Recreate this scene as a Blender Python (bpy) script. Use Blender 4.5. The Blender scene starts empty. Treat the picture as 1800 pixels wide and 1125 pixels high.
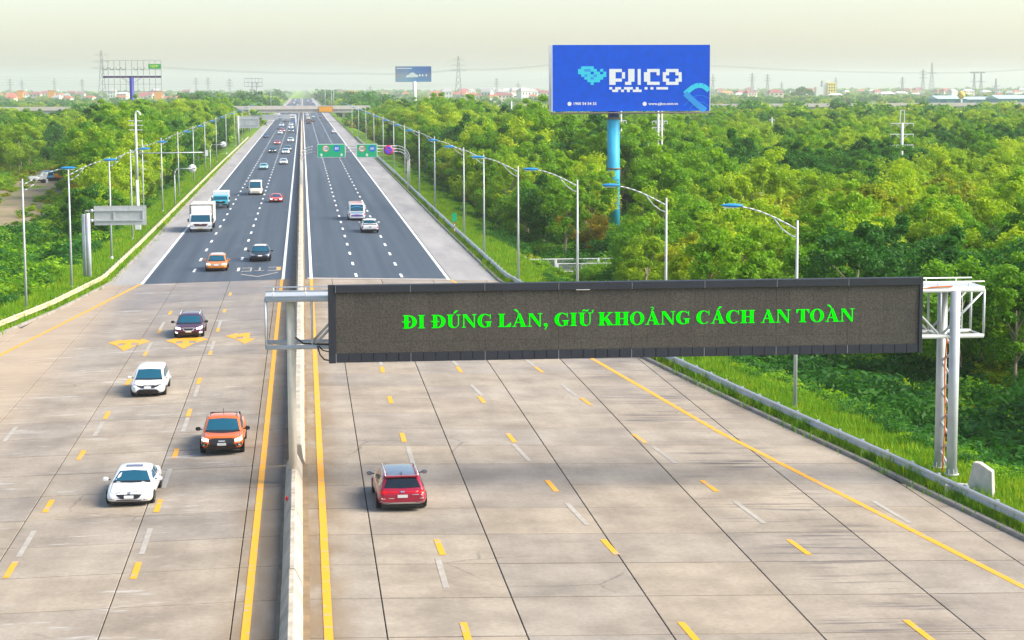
import bpy, bmesh, math, random
import numpy as np
from mathutils import Vector, Matrix
from mathutils.bvhtree import BVHTree
random.seed(7); RNG = np.random.default_rng(7)
scene = bpy.context.scene
COL = scene.collection
R = math.radians

# ------------------------------------------------------------------ camera
F = 3500.0; CZ = 15.7
PITCH = math.atan(412.5 / F); YAW = math.atan(368 / F * math.cos(PITCH)); ROLL = R(0.2)
cam_d = bpy.data.cameras.new('camera'); cam = bpy.data.objects.new('camera', cam_d); COL.objects.link(cam)
cam_d.sensor_width = 36; cam_d.lens = 36 * F / 1800; cam_d.clip_start = 1; cam_d.clip_end = 30000
ROT = Matrix.Rotation(-YAW, 3, 'Z') @ Matrix.Rotation(math.pi / 2 - PITCH, 3, 'X') @ Matrix.Rotation(-ROLL, 3, 'Z')
cam.matrix_world = Matrix.Translation((0, 0, CZ)) @ ROT.to_4x4()
scene.camera = cam
# ------------------------------------------------------------------ sky, sun, exposure
SUN_EL, SUN_AZ = R(40), R(104)            # azimuth clockwise from +Y (up the road)
world = bpy.data.worlds.new('World'); scene.world = world; world.use_nodes = True
wn = world.node_tree.nodes; wl = world.node_tree.links
bg = wn['Background']; sky = wn.new('ShaderNodeTexSky'); sky.sky_type = 'NISHITA'; sky.sun_disc = False
sky.sun_elevation = SUN_EL; sky.sun_rotation = SUN_AZ; sky.air_density = 1.03; sky.dust_density = 1.45; sky.ozone_density = 1.0
bg.inputs['Strength'].default_value = 0.125
wl.new(sky.outputs[0], bg.inputs['Color'])
sd = bpy.data.lights.new('sun', 'SUN'); sd.energy = 3.9; sd.angle = R(36); sd.color = (1.0, 0.92, 0.78)
sun = bpy.data.objects.new('sun', sd); COL.objects.link(sun)
sv = Vector((math.sin(SUN_AZ) * math.cos(SUN_EL), math.cos(SUN_AZ) * math.cos(SUN_EL), math.sin(SUN_EL)))
sun.rotation_euler = sv.to_track_quat('Z', 'Y').to_euler(); sun.location = sv * 60
vs = scene.view_settings
vs.view_transform = 'Standard'; vs.look = 'None'; vs.gamma = 1; vs.use_curve_mapping = False; vs.exposure = 0.96

# ------------------------------------------------------------------ helpers
def at(px, py, Y):
    """world point on the sight line of photo pixel (px,py) at road distance Y"""
    r = ROT @ Vector(((px - 900) / F, -(py - 562.5) / F, -1)); return Vector((0, 0, CZ)) + r * (Y / r.y)
def gx(px, Y): return at(px, 600, Y).x
def crown(x): return -0.022 * max(0, abs(x + .5) - .5)
def lerp_tab(tab, y):
    if y <= tab[0][0]: (a, b), (c, d) = tab[0], tab[1]
    elif y >= tab[-1][0]: return tab[-1][1]
    else:
        for i in range(len(tab) - 1):
            if tab[i][0] <= y <= tab[i + 1][0]: (a, b), (c, d) = tab[i], tab[i + 1]; break
    return b + (d - b) * (y - a) / (c - a)
EDGE_R = [(68.1, 25.65), (81.1, 24.2), (98.8, 22.0), (116.5, 20.05), (140, 17.7), (163.5, 16.1), (230, 15.95), (400, 16.1)]
EDGE_L = [(110, -23.5), (132.7, -20.0), (146.2, -17.9), (165, -16.0), (200, -15.9), (400, -16.2)]
YEL_R = [(62.5, 22.8), (90.2, 19.14), (115.7, 16.8), (163.5, 12.0)]
YEL_L = [(60, -25.4), (121.6, -18.4), (163.5, -13.3)]
def xr(y): return lerp_tab(EDGE_R, y)
def xl(y): return lerp_tab(EDGE_L, y)
FLOOR = -2.9
def hsh(x, y): return math.sin(x * .071 + y * .053) * .5 + math.sin(x * .19 - y * .13 + 1.3) * .3 + math.sin(x * .37 + y * .41) * .2
def terr(x, y):
    a, b = xl(y), xr(y)
    if a - .3 < x < b + .3: return -1.4
    e = (x - b) if x >= b else (a - x); ze = crown(b if x >= b else a) + .06
    if e < 2.6: return ze
    t = min(1, (e - 2.6) / 7.0); t = t * t * (3 - 2 * t)
    return ze + (FLOOR + .25 * hsh(x, y) * min(1, e / 20) - ze) * t

class MB:
    def __init__(s): s.v = []; s.f = []; s.m = []; s.sm = []; s.mi = 0; s.smooth = False
    def add(s, vs_, fs_):
        b = len(s.v); s.v += [tuple(p) for p in vs_]
        for f in fs_: s.f.append([b + i for i in f]); s.m.append(s.mi); s.sm.append(s.smooth)
        return s
    def box(s, x0, x1, y0, y1, z0, z1):
        return s.add([(x0, y0, z0), (x1, y0, z0), (x1, y1, z0), (x0, y1, z0), (x0, y0, z1), (x1, y0, z1), (x1, y1, z1), (x0, y1, z1)],
                     [(0, 3, 2, 1), (4, 5, 6, 7), (0, 1, 5, 4), (1, 2, 6, 5), (2, 3, 7, 6), (3, 0, 4, 7)])
    def tube(s, p, q, r0, r1=None, n=8, caps=True):
        p, q = Vector(p), Vector(q); r1 = r0 if r1 is None else r1
        d = (q - p); L = d.length
        if L < 1e-6: return s
        d /= L; a = d.orthogonal().normalized(); b = d.cross(a)
        if abs(d.z) > .95: a = Vector((1, 0, 0)); b = d.cross(a).normalized(); a = b.cross(d)
        V = []
        for (c, r) in ((p, r0), (q, r1)):
            for i in range(n):
                t = 2 * math.pi * (i + .5) / n; V.append(c + a * math.cos(t) * r + b * math.sin(t) * r)
        Fs = [(i, (i + 1) % n, n + (i + 1) % n, n + i) for i in range(n)]
        if caps: Fs += [tuple(range(n - 1, -1, -1)), tuple(range(n, 2 * n))]
        o = s.smooth; s.smooth = n > 5; s.add(V, Fs); s.smooth = o; return s
    def path(s, pts, r, n=6):
        for i in range(len(pts) - 1):
            ra = r[i] if isinstance(r, (list, tuple)) else r; rb = r[i + 1] if isinstance(r, (list, tuple)) else r
            s.tube(pts[i], pts[i + 1], ra, rb, n)
        return s
    def sheet(s, rows):
        n = len(rows[0]); V = [p for r in rows for p in r]
        return s.add(V, [(i * n + j, i * n + j + 1, (i + 1) * n + j + 1, (i + 1) * n + j) for i in range(len(rows) - 1) for j in range(n - 1)])
    def disc(s, c, r, axis='y', n=20, ry=None, r_in=0, sign=-1):
        ry = ry or r; V = []; cx, cy, cz = c
        k = (r_in / r) if r else 0
        for rr in ((1, k) if r_in else (1,)):
            for i in range(n):
                t = 2 * math.pi * i / n; u, w = math.cos(t) * r * rr, math.sin(t) * ry * rr
                V.append((cx + u, cy, cz + w) if axis == 'y' else (cx, cy + u, cz + w))
        if r_in: return s.add(V, [(i, (i + 1) % n, n + (i + 1) % n, n + i) for i in range(n)])
        return s.add(V, [tuple(range(n))])
    def build(s, name, mat, parent=None, bevel=0, seg=1):
        me = bpy.data.meshes.new(name); me.from_pydata(s.v, [], s.f)
        mats = mat if isinstance(mat, (list, tuple)) else [mat]
        for m in mats: me.materials.append(m)
        me.polygons.foreach_set('material_index', s.m); me.polygons.foreach_set('use_smooth', s.sm)
        if bevel:
            bm = bmesh.new(); bm.from_mesh(me); bmesh.ops.remove_doubles(bm, verts=bm.verts, dist=1e-5)
            bmesh.ops.bevel(bm, geom=bm.edges[:], offset=bevel, segments=seg, affect='EDGES', clamp_overlap=True); bm.to_mesh(me); bm.free()
        me.update(); return link(name, me, parent)
def link(name, data, parent=None):
    o = bpy.data.objects.new(name, data); COL.objects.link(o)
    if parent: o.parent = parent
    return o
def tag(o, label=None, cat=None, group=None, kind=None):
    if label: o['label'] = label
    if cat: o['category'] = cat
    if group: o['group'] = group
    if kind: o['kind'] = kind
    return o
def thing(name, label, cat, loc=(0, 0, 0), rz=0, group=None):
    o = bpy.data.objects.new(name, None); COL.objects.link(o); o.location = loc; o.rotation_euler.z = rz; o.empty_display_size = .5
    return tag(o, label, cat, group)
KIDS = {}
def kids(o): return list(o.children)
def copy_tree(o, loc=None, rz=None, label=None, group=None, scale=None):
    def rec(a, par):
        c = a.copy(); COL.objects.link(c); c.parent = par
        for ch in a.children: rec(ch, c)
        return c
    c = rec(o, None)
    if loc is not None: c.location = loc
    if rz is not None: c.rotation_euler.z = rz
    if scale is not None: c.scale = scale
    if label: c['label'] = label
    if group: c['group'] = group
    return c

# ------------------------------------------------------------------ materials
MATS = {}
def mat(name, col, rough=.6, metal=0, var=0, vscale=1.0, bump=0, spec=.5, emit=None, coat=0, rnd=0, world_co=True, dark=None):
    if name in MATS: return MATS[name]
    m = bpy.data.materials.new(name); m.use_nodes = True; nt = m.node_tree; n = nt.nodes; l = nt.links; b = n['Principled BSDF']
    b.inputs['Base Color'].default_value = (*col, 1); b.inputs['Roughness'].default_value = rough; b.inputs['Metallic'].default_value = metal
    b.inputs['Specular IOR Level'].default_value = spec; b.inputs['Coat Weight'].default_value = coat
    if emit: b.inputs['Emission Color'].default_value = (*emit[0], 1); b.inputs['Emission Strength'].default_value = emit[1]
    if var or bump:
        geo = n.new('ShaderNodeNewGeometry'); nz = n.new('ShaderNodeTexNoise'); nz.inputs['Scale'].default_value = vscale; nz.inputs['Detail'].default_value = 6; nz.inputs['Roughness'].default_value = .65
        l.new(geo.outputs['Position'], nz.inputs['Vector'])
        if var:
            d = dark or tuple(c * (1 - var) for c in col); hi = tuple(min(1, c * (1 + var * .6)) for c in col)
            cr = n.new('ShaderNodeValToRGB'); e = cr.color_ramp.elements; e[0].position = .3; e[1].position = .7; e[0].color = (*d, 1); e[1].color = (*hi, 1)
            l.new(nz.outputs['Fac'], cr.inputs['Fac']); src = cr.outputs['Color']
            l.new(src, b.inputs['Base Color'])
        if bump:
            bp = n.new('ShaderNodeBump'); bp.inputs['Strength'].default_value = bump; bp.inputs['Distance'].default_value = .05
            l.new(nz.outputs['Fac'], bp.inputs['Height']); l.new(bp.outputs['Normal'], b.inputs['Normal'])
    MATS[name] = m; return m
def node_mat(name):
    m = bpy.data.materials.new(name); m.use_nodes = True; nt = m.node_tree
    return m, nt.nodes, nt.links, nt.nodes['Principled BSDF']
def noise_at(n, l, vec, scale, detail=5, sx=1, sy=1, sz=1):
    mp = n.new('ShaderNodeMapping'); mp.inputs['Scale'].default_value = (sx, sy, sz); l.new(vec, mp.inputs['Vector'])
    nz = n.new('ShaderNodeTexNoise'); nz.inputs['Scale'].default_value = scale; nz.inputs['Detail'].default_value = detail; nz.inputs['Roughness'].default_value = .6
    l.new(mp.outputs[0], nz.inputs['Vector']); return nz.outputs['Fac']
def ramp(n, l, fac, stops):
    cr = n.new('ShaderNodeValToRGB'); e = cr.color_ramp.elements
    while len(e) < len(stops): e.new(.5)
    for i, (p, c) in enumerate(stops): e[i].position = p; e[i].color = (*c, 1) if len(c) == 3 else c
    l.new(fac, cr.inputs['Fac']); return cr.outputs['Color']
def mix(n, l, fac, a, b, mode='MIX'):
    mx = n.new('ShaderNodeMix'); mx.data_type = 'RGBA'; mx.blend_type = mode
    if isinstance(fac, (int, float)): mx.inputs[0].default_value = fac
    else: l.new(fac, mx.inputs[0])
    for s, k in ((a, 6), (b, 7)):
        if isinstance(s, tuple): mx.inputs[k].default_value = (*s, 1)
        else: l.new(s, mx.inputs[k])
    return mx.outputs[2]
def math_n(n, l, op, a, b=None, c=None):
    x = n.new('ShaderNodeMath'); x.operation = op
    for i, v in enumerate((a, b, c)):
        if v is None: continue
        if isinstance(v, (int, float)): x.inputs[i].default_value = v
        else: l.new(v, x.inputs[i])
    return x.outputs[0]
def smooth_mask(n, l, val, a, b):
    mr = n.new('ShaderNodeMapRange'); mr.interpolation_type = 'SMOOTHSTEP'; mr.inputs[1].default_value = a; mr.inputs[2].default_value = b
    l.new(val, mr.inputs[0]); return mr.outputs[0]

def make_concrete():
    m, n, l, b = node_mat('plaza_concrete'); geo = n.new('ShaderNodeNewGeometry'); P = geo.outputs['Position']; oi = n.new('ShaderNodeObjectInfo')
    sep = n.new('ShaderNodeSeparateXYZ'); l.new(P, sep.inputs[0]); X, Y = sep.outputs[0], sep.outputs[1]
    base = ramp(n, l, noise_at(n, l, P, .35, 8), [(.3, (.25, .21, .165)), (.55, (.36, .308, .245)), (.75, (.43, .375, .305))])
    per = ramp(n, l, oi.outputs['Random'], [(0, (.82, .82, .85)), (.3, (1, .98, .96)), (.6, (1.0, .96, .90)), (.8, (.90, .91, .93)), (1, (1.06, 1.02, .96))])
    c = mix(n, l, 1, base, per, 'MULTIPLY')
    fine = ramp(n, l, noise_at(n, l, P, 6, 6), [(.3, (.86, .86, .86)), (.7, (1.08, 1.08, 1.08))]); c = mix(n, l, 1, c, fine, 'MULTIPLY')
    ck = n.new('ShaderNodeTexVoronoi'); ck.feature = 'DISTANCE_TO_EDGE'; ck.inputs['Scale'].default_value = .16; wv = mix(n, l, .9, P, noise_at(n, l, P, .6, 5), 'ADD'); l.new(wv, ck.inputs['Vector'])
    cm = math_n(n, l, 'MULTIPLY', smooth_mask(n, l, ck.outputs['Distance'], .012, .0), smooth_mask(n, l, noise_at(n, l, P, .09, 2), .56, .64)); c = mix(n, l, math_n(n, l, 'MULTIPLY', cm, .55), c, (.10, .085, .07))
    sp_ = smooth_mask(n, l, noise_at(n, l, P, 2.4, 3), .70, .78); c = mix(n, l, math_n(n, l, 'MULTIPLY', sp_, .35), c, (.14, .12, .10))
    # traffic film along the lanes
    tr = ramp(n, l, noise_at(n, l, P, .5, 4, 1, .06, 1), [(.42, (1, 1, 1)), (.68, (.80, .79, .80))]); c = mix(n, l, .75, c, tr, 'MULTIPLY')
    # grey film by the asphalt joint (west side only)
    fm = math_n(n, l, 'MULTIPLY', smooth_mask(n, l, Y, 112, 160), smooth_mask(n, l, X, 2, -3)); fm = math_n(n, l, 'MULTIPLY', fm, noise_at(n, l, P, .25, 4, 1, .2, 1))
    c = mix(n, l, math_n(n, l, 'MULTIPLY', fm, 1.15), c, (.16, .155, .17))
    # pale scuffs left carriageway
    sc = smooth_mask(n, l, noise_at(n, l, P, 1.3, 5, .35, 1.3, 1), .56, .70); sc = math_n(n, l, 'MULTIPLY', sc, smooth_mask(n, l, X, -1.5, -5)); sc = math_n(n, l, 'MULTIPLY', sc, smooth_mask(n, l, noise_at(n, l, P, .22, 3), .42, .6))
    c = mix(n, l, math_n(n, l, 'MULTIPLY', sc, .55), c, (.58, .565, .54))
    # dark brake smears across outer right lane and outer left lane
    sk = smooth_mask(n, l, noise_at(n, l, P, 1.6, 4, .12, 1.6, 1), .53, .64)
    mR = math_n(n, l, 'MULTIPLY', smooth_mask(n, l, X, 14.6, 15.6), smooth_mask(n, l, X, 23, 18)); mL = math_n(n, l, 'MULTIPLY', smooth_mask(n, l, X, -13.5, -15.5), .9)
    pat = smooth_mask(n, l, noise_at(n, l, P, .12, 2), .40, .54)
    sk = math_n(n, l, 'MULTIPLY', math_n(n, l, 'MULTIPLY', sk, pat), math_n(n, l, 'ADD', mR, mL))
    c = mix(n, l, math_n(n, l, 'MULTIPLY', sk, .8), c, (.11, .095, .09))
    # mud strip along median
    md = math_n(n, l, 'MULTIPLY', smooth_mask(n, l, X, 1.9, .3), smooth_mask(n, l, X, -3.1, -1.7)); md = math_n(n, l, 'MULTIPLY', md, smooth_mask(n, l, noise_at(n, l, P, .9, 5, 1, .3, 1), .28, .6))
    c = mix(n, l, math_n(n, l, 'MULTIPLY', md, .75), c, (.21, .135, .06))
    ml = math_n(n, l, 'MULTIPLY', smooth_mask(n, l, X, -.8, -1.0), smooth_mask(n, l, X, -1.9, -1.6)); c = mix(n, l, math_n(n, l, 'MULTIPLY', ml, .6), c, (.09, .075, .06))  # dark strip west of the wall: dirt, with part of the wall's shadow painted in
    # warmer outer slabs on the west side
    wm = math_n(n, l, 'MULTIPLY', smooth_mask(n, l, X, -12.5, -16), .55); c = mix(n, l, wm, c, (.50, .37, .24))
    l.new(c, b.inputs['Base Color']); b.inputs['Roughness'].default_value = .75
    bp = n.new('ShaderNodeBump'); bp.inputs['Strength'].default_value = .25; bp.inputs['Distance'].default_value = .02; l.new(noise_at(n, l, P, 9, 6), bp.inputs['Height']); l.new(bp.outputs[0], b.inputs['Normal'])
    return m
def make_asphalt():
    m, n, l, b = node_mat('asphalt'); geo = n.new('ShaderNodeNewGeometry'); P = geo.outputs['Position']
    c = ramp(n, l, noise_at(n, l, P, .9, 6, 1, .012, 1), [(.3, (.036, .050, .068)), (.7, (.070, .090, .114))])
    g = ramp(n, l, noise_at(n, l, P, 14, 4), [(.3, (.8, .8, .8)), (.7, (1.2, 1.2, 1.2))]); c = mix(n, l, 1, c, g, 'MULTIPLY')
    st_ = smooth_mask(n, l, noise_at(n, l, P, .35, 6, 1, .35, 1), .60, .74); c = mix(n, l, math_n(n, l, 'MULTIPLY', st_, .35), c, (.15, .16, .17))
    l.new(c, b.inputs['Base Color']); b.inputs['Roughness'].default_value = .6; b.inputs['Specular IOR Level'].default_value = .35
    return m
def make_shoulder():
    m, n, l, b = node_mat('shoulder_concrete'); geo = n.new('ShaderNodeNewGeometry'); P = geo.outputs['Position']
    c = ramp(n, l, noise_at(n, l, P, .5, 7, 1, .12, 1), [(.3, (.24, .23, .225)), (.7, (.36, .345, .335))])
    l.new(c, b.inputs['Base Color']); b.inputs['Roughness'].default_value = .8
    return m
def make_ground():
    m, n, l, b = node_mat('ground_grass'); geo = n.new('ShaderNodeNewGeometry'); P = geo.outputs['Position']
    c = ramp(n, l, noise_at(n, l, P, .15, 8), [(.32, (.05, .14, .008)), (.5, (.12, .25, .010)), (.68, (.24, .32, .02)), (.82, (.30, .24, .07))])
    g = ramp(n, l, noise_at(n, l, P, 3, 6), [(.3, (.55, .6, .5)), (.7, (1.3, 1.25, 1.1))]); c = mix(n, l, 1, c, g, 'MULTIPLY')
    l.new(c, b.inputs['Base Color']); b.inputs['Roughness'].default_value = .95; b.inputs['Specular IOR Level'].default_value = .1
    bp = n.new('ShaderNodeBump'); bp.inputs['Strength'].default_value = .8; bp.inputs['Distance'].default_value = .3; l.new(noise_at(n, l, P, 2, 6), bp.inputs['Height']); l.new(bp.outputs[0], b.inputs['Normal'])
    return m
def make_leaf(name, lo, mid, hi, trans=.45):
    m, n, l, b = node_mat(name); at_ = n.new('ShaderNodeAttribute'); at_.attribute_name = 'tint'; oi = n.new('ShaderNodeObjectInfo')
    v = math_n(n, l, 'ADD', math_n(n, l, 'MULTIPLY', at_.outputs['Fac'], .62), math_n(n, l, 'MULTIPLY', oi.outputs['Random'], .38))
    c = ramp(n, l, v, [(.1, lo), (.5, mid), (.9, hi)])
    l.new(c, b.inputs['Base Color']); b.inputs['Roughness'].default_value = .55; b.inputs['Specular IOR Level'].default_value = .25
    tr = n.new('ShaderNodeBsdfTranslucent'); l.new(c, tr.inputs['Color']); ms = n.new('ShaderNodeMixShader'); ms.inputs[0].default_value = trans
    l.new(b.outputs[0], ms.inputs[1]); l.new(tr.outputs[0], ms.inputs[2]); l.new(ms.outputs[0], n['Material Output'].inputs['Surface'])
    return m
def make_paint_mark(name, col, wear):
    m, n, l, b = node_mat(name); geo = n.new('ShaderNodeNewGeometry'); P = geo.outputs['Position']
    w = smooth_mask(n, l, noise_at(n, l, P, 2.2, 6), .62 - wear * .25, .74 - wear * .2)
    c = mix(n, l, math_n(n, l, 'MULTIPLY', w, min(1, .45 + wear)), col, (.36, .32, .27) if wear > .3 else tuple(k * .75 for k in col))
    l.new(c, b.inputs['Base Color']); b.inputs['Roughness'].default_value = .6; return m
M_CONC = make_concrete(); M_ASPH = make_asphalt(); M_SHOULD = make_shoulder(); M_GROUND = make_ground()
M_YEL = make_paint_mark('yellow_paint', (.80, .36, .004), .36); M_WHITE = make_paint_mark('white_paint', (.82, .82, .80), .1); M_FADED = make_paint_mark('faded_white_paint', (.42, .38, .325), .85)
M_YELW = make_paint_mark('worn_yellow_paint', (.72, .36, .01), .55)
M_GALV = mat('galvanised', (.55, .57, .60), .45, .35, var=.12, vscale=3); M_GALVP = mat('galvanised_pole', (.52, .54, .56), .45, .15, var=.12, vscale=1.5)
M_GALVW = mat('sun_tinted_rail', (.56, .47, .30), .55, var=.10, vscale=2)  # guardrail steel with warm sunlight painted into its cream colour
M_KERB = mat('kerb_concrete', (.30, .27, .23), .85, var=.35, vscale=1.2); M_WALL = mat('barrier_concrete', (.50, .44, .36), .85, var=.28, vscale=1.3, dark=(.30, .26, .20), bump=.2)
M_DARK = mat('dark_joint', (.03, .026, .022), .95); M_BLACK = mat('black_plastic', (.012, .012, .014), .5); M_BLACKM = mat('cabinet_black', (.018, .022, .034), .6, var=.2, vscale=2)
M_WHITEM = mat('white_metal', (.75, .75, .74), .4, var=.06, vscale=2); M_SIGNGREY = mat('sign_back_grey', (.50, .51, .52), .5, .2, var=.12, vscale=2.5)
M_BLUELAMP = mat('blue_luminaire', (.02, .26, .60), .35); M_STEEL = mat('dull_steel', (.30, .31, .33), .55, .4)
M_DIRT = mat('dirt', (.30, .20, .14), .95, var=.35, vscale=.22, bump=.5, dark=(.15, .17, .05)); M_GRAVEL = mat('gravel', (.36, .33, .31), .95, var=.5, vscale=3, bump=.6)
M_BARK = mat('bark', (.30, .24, .17), .9, var=.35, vscale=3)
LEAF = [make_leaf('leaf_lime', (.16, .31, .004), (.33, .50, .006), (.52, .62, .010)), make_leaf('leaf_green', (.06, .22, .004), (.16, .37, .006), (.30, .50, .008)),
        make_leaf('leaf_deep', (.018, .11, .010), (.05, .20, .014), (.11, .30, .012)), make_leaf('leaf_olive', (.20, .30, .006), (.36, .42, .008), (.55, .52, .014)),
        make_leaf('leaf_rust', (.24, .22, .010), (.44, .33, .012), (.54, .42, .016))]
M_GRASS = make_leaf('grass_blade', (.07, .22, .006), (.18, .40, .008), (.46, .48, .012), .3)
# ================================================================== the setting
def struct(o): return tag(o, kind='structure')
# ground sheet out to the horizon
def make_terrain():
    ys = [-40, 0, 30] + [40 + 4 * i for i in range(60)] + [284 + 12 * i for i in range(30)] + [650 + 40 * i for i in range(20)] + [1500, 1800, 2200, 2800, 3600, 5000, 7000, 8800]
    es = [0, .25, 1.2, 2.6, 3.5, 4.6, 5.8, 7, 8.3, 9.6, 12, 16, 22, 30, 42, 60, 85, 120, 170, 240, 340, 480, 700, 1000, 1500, 2300, 3400]
    rows = []
    for y in ys:
        a, b = xl(y), xr(y); row = []
        for e in reversed(es): x = a - .35 - e; row.append((x, y, terr(x, y)))
        row.append((a, y, -1.4)); row.append((0, y, -1.4)); row.append((b, y, -1.4))
        for e in es: x = b + .35 + e; row.append((x, y, terr(x, y)))
        rows.append(row)
    m = MB(); m.smooth = True; m.sheet(rows); return struct(m.build('ground', M_GROUND))
make_terrain()
Y_END = 2600.0; YJ = 163.5
def strip(name, xa, xb, ys, dz, m_, parent=None, nx=2):
    """sheet following the crown between the two edge functions"""
    rows = []
    for y in ys:
        a = xa(y) if callable(xa) else xa; b = xb(y) if callable(xb) else xb
        rows.append([(a + (b - a) * i / (nx - 1), y, crown(a + (b - a) * i / (nx - 1)) + dz) for i in range(nx)])
    m = MB(); m.sheet(rows); return m.build(name, m_, parent)
FARY = [YJ, 200, 260, 340, 460, 640, 900, 1300, 1800, Y_END]
struct(strip('asphalt_road', -13.35, -1.0, FARY, 0, M_ASPH)); struct(strip('asphalt_road', 0.0, 12.0, FARY, 0, M_ASPH))
SHY = [YJ + 4.43 * i for i in range(30)] + [300, 340, 400, 500, 640, 900, 1300, 1800, Y_END]
sh_l = struct(strip('hard_shoulder', lambda y: xl(y) + .2, -13.38, [YJ, Y_END], -.03, M_DARK)); sh_r = struct(strip('hard_shoulder', 12.03, lambda y: xr(y) - .2, [YJ, Y_END], -.03, M_DARK))
struct(strip('median_ground', -1.0, 0.0, [40, YJ, 300, 700, Y_END], .004, mat('median_dirt', (.26, .18, .10), .95, var=.4, vscale=.8)))
def slab(parent, x0, x1, y0, y1, fx0=None, fx1=None, dz=0.0, mat_=None, th=.2):
    """one cast slab, its top on the crown, its sides may follow an edge line"""
    a0, a1 = (fx0(y0), fx0(y1)) if fx0 else (x0, x0); b0, b1 = (fx1(y0), fx1(y1)) if fx1 else (x1, x1)
    if b0 - a0 < .15 and b1 - a1 < .15: return
    c = .012
    def ring(i, z): return [(a0 + i, y0 + i, crown(a0) + z), (b0 - i, y0 + i, crown(b0) + z), (b1 - i, y1 - i, crown(b1) + z), (a1 + i, y1 - i, crown(a1) + z)]
    m = MB(); m.add(ring(0, dz - th) + ring(0, dz - c) + ring(c, dz), [(0, 1, 5, 4), (1, 2, 6, 5), (2, 3, 7, 6), (3, 0, 4, 7), (4, 5, 9, 8), (5, 6, 10, 9), (6, 7, 11, 10), (7, 4, 8, 11), (8, 9, 10, 11)])
    return m.build('slab', mat_ or M_CONC, parent)
for sgn, par in ((-1, sh_l), (1, sh_r)):
    y = YJ + .02
    for k in range(34):
        y1 = y + 4.43 * (1.0 if k < 20 else 2.0)
        if sgn < 0: slab(par, -99, -13.40, y + .025, y1 - .025, fx0=lambda q: xl(q) + .25, mat_=M_SHOULD)
        else: slab(par, 12.05, 99, y + .025, y1 - .025, fx1=lambda q: xr(q) - .25, mat_=M_SHOULD)
        y = y1
    if sgn < 0: s = strip('far_slabs', lambda q: xl(q) + .25, -13.40, [y, 400, 640, 900, 1400, Y_END], 0, M_SHOULD, par)
    else: s = strip('far_slabs', 12.05, lambda q: xr(q) - .25, [y, 400, 640, 900, 1400, Y_END], 0, M_SHOULD, par)
# concrete plaza
plaza = struct(strip('concrete_plaza', lambda y: xl(y) + .2, lambda y: xr(y) - .2, [44, 68, 81, 99, 117, 133, 147, YJ], -.035, M_DARK, nx=9))
G = .019
XJ = [-36, -31.6, -27.4, -23.2, -19, -14.7, -10.4, -6.1, -2.3, -.5, 2.2, 6.25, 10.5, 14.9, 19.6, 24.1, 29]
yrow = [64.73 + 4.43 * k for k in range(-4, 23)]; yrow[-1] = YJ
for j in range(len(yrow) - 1):
    y0, y1 = yrow[j], yrow[j + 1]
    for i in range(len(XJ) - 1):
        x0, x1 = XJ[i], XJ[i + 1]; el0, el1 = xl(y0) + .25, xl(y1) + .25; er0, er1 = xr(y0) - .25, xr(y1) - .25
        if x1 < min(el0, el1) + .3 or x0 > max(er0, er1) - .3: continue
        # keep to what the lens could see, with a margin
        if x1 < (-531 / F) * y1 * 1.05 - 4: continue
        fa = (lambda q, X=x0: max(X + G, xl(q) + .25)) if x0 < max(el0, el1) else None
        fb = (lambda q, X=x1: min(X - G, xr(q) - .25)) if x1 > min(er0, er1) else None
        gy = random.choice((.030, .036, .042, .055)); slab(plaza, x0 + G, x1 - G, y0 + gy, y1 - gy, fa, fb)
# wide expansion joint where the plaza meets the asphalt is left dark; pale edge strip beyond it
struct(strip('joint_band', 0.2, 12.0, [YJ + .05, YJ + 1.0], .006, mat('pale_joint', (.42, .37, .33), .8, var=.2, vscale=2)))

# ------------------------------------------------------------------ painted markings (sheets a few mm proud)
def mark_quad(m, x0, x1, y0, y1, dz=.008, sl=0):
    m.add([(x0, y0, crown(x0) + dz), (x1, y0, crown(x1) + dz), (x1 + sl, y1, crown(x1 + sl) + dz), (x0 + sl, y1, crown(x0 + sl) + dz)], [(0, 1, 2, 3)])
def line(name, fx, w, ys, m_, dz=.009):
    rows = [[((fx(y) if callable(fx) else fx) - w / 2, y, crown(fx(y) if callable(fx) else fx) + dz), ((fx(y) if callable(fx) else fx) + w / 2, y, crown(fx(y) if callable(fx) else fx) + dz)] for y in ys]
    m = MB(); m.sheet(rows); return struct(m.build(name, m_))
for x in (-13.2, -1.78, .52, 11.85): line('edge_line', x, .26 if abs(x) > 5 else .24, FARY, M_WHITE)
PY = [44, 50, 56, 62.5, 70, 78, 90.2, 100, 108, 115.7, 125, 140, 150, YJ]
line('yellow_edge_line', lambda y: lerp_tab(YEL_R, y), .26, PY, M_YEL, .012); line('yellow_edge_line', lambda y: lerp_tab(YEL_L, y), .26, PY, M_YEL, .012)
line('yellow_median_line', -1.87, .24, PY, M_YEL, .012); line('yellow_median_line', .52, .26, PY, M_YEL, .012)
def dash(name, x, y0, y1, w, m_, sl=0, dz=.012):
    m = MB(); mark_quad(m, x - w / 2, x + w / 2, y0, y1, dz, sl); return struct(m.build(name, m_))
for x, yo in ((4.28, 167.15), (8.08, 167.1), (-5.72, 162.8), (-9.52, 163.3)):
    y = yo
    while y < 400:
        if y > YJ + 1: dash('lane_dash', x, y - 1.55, y + 1.55, .22, M_WHITE, dz=.007)
        y += 11.0
    m = MB()
    while y < 1500: mark_quad(m, x - .11, x + .11, y - 1.55, y + 1.55, .008); y += 11.0
    tag(m.build('far_lane_dashes', M_WHITE), kind='structure')
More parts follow.
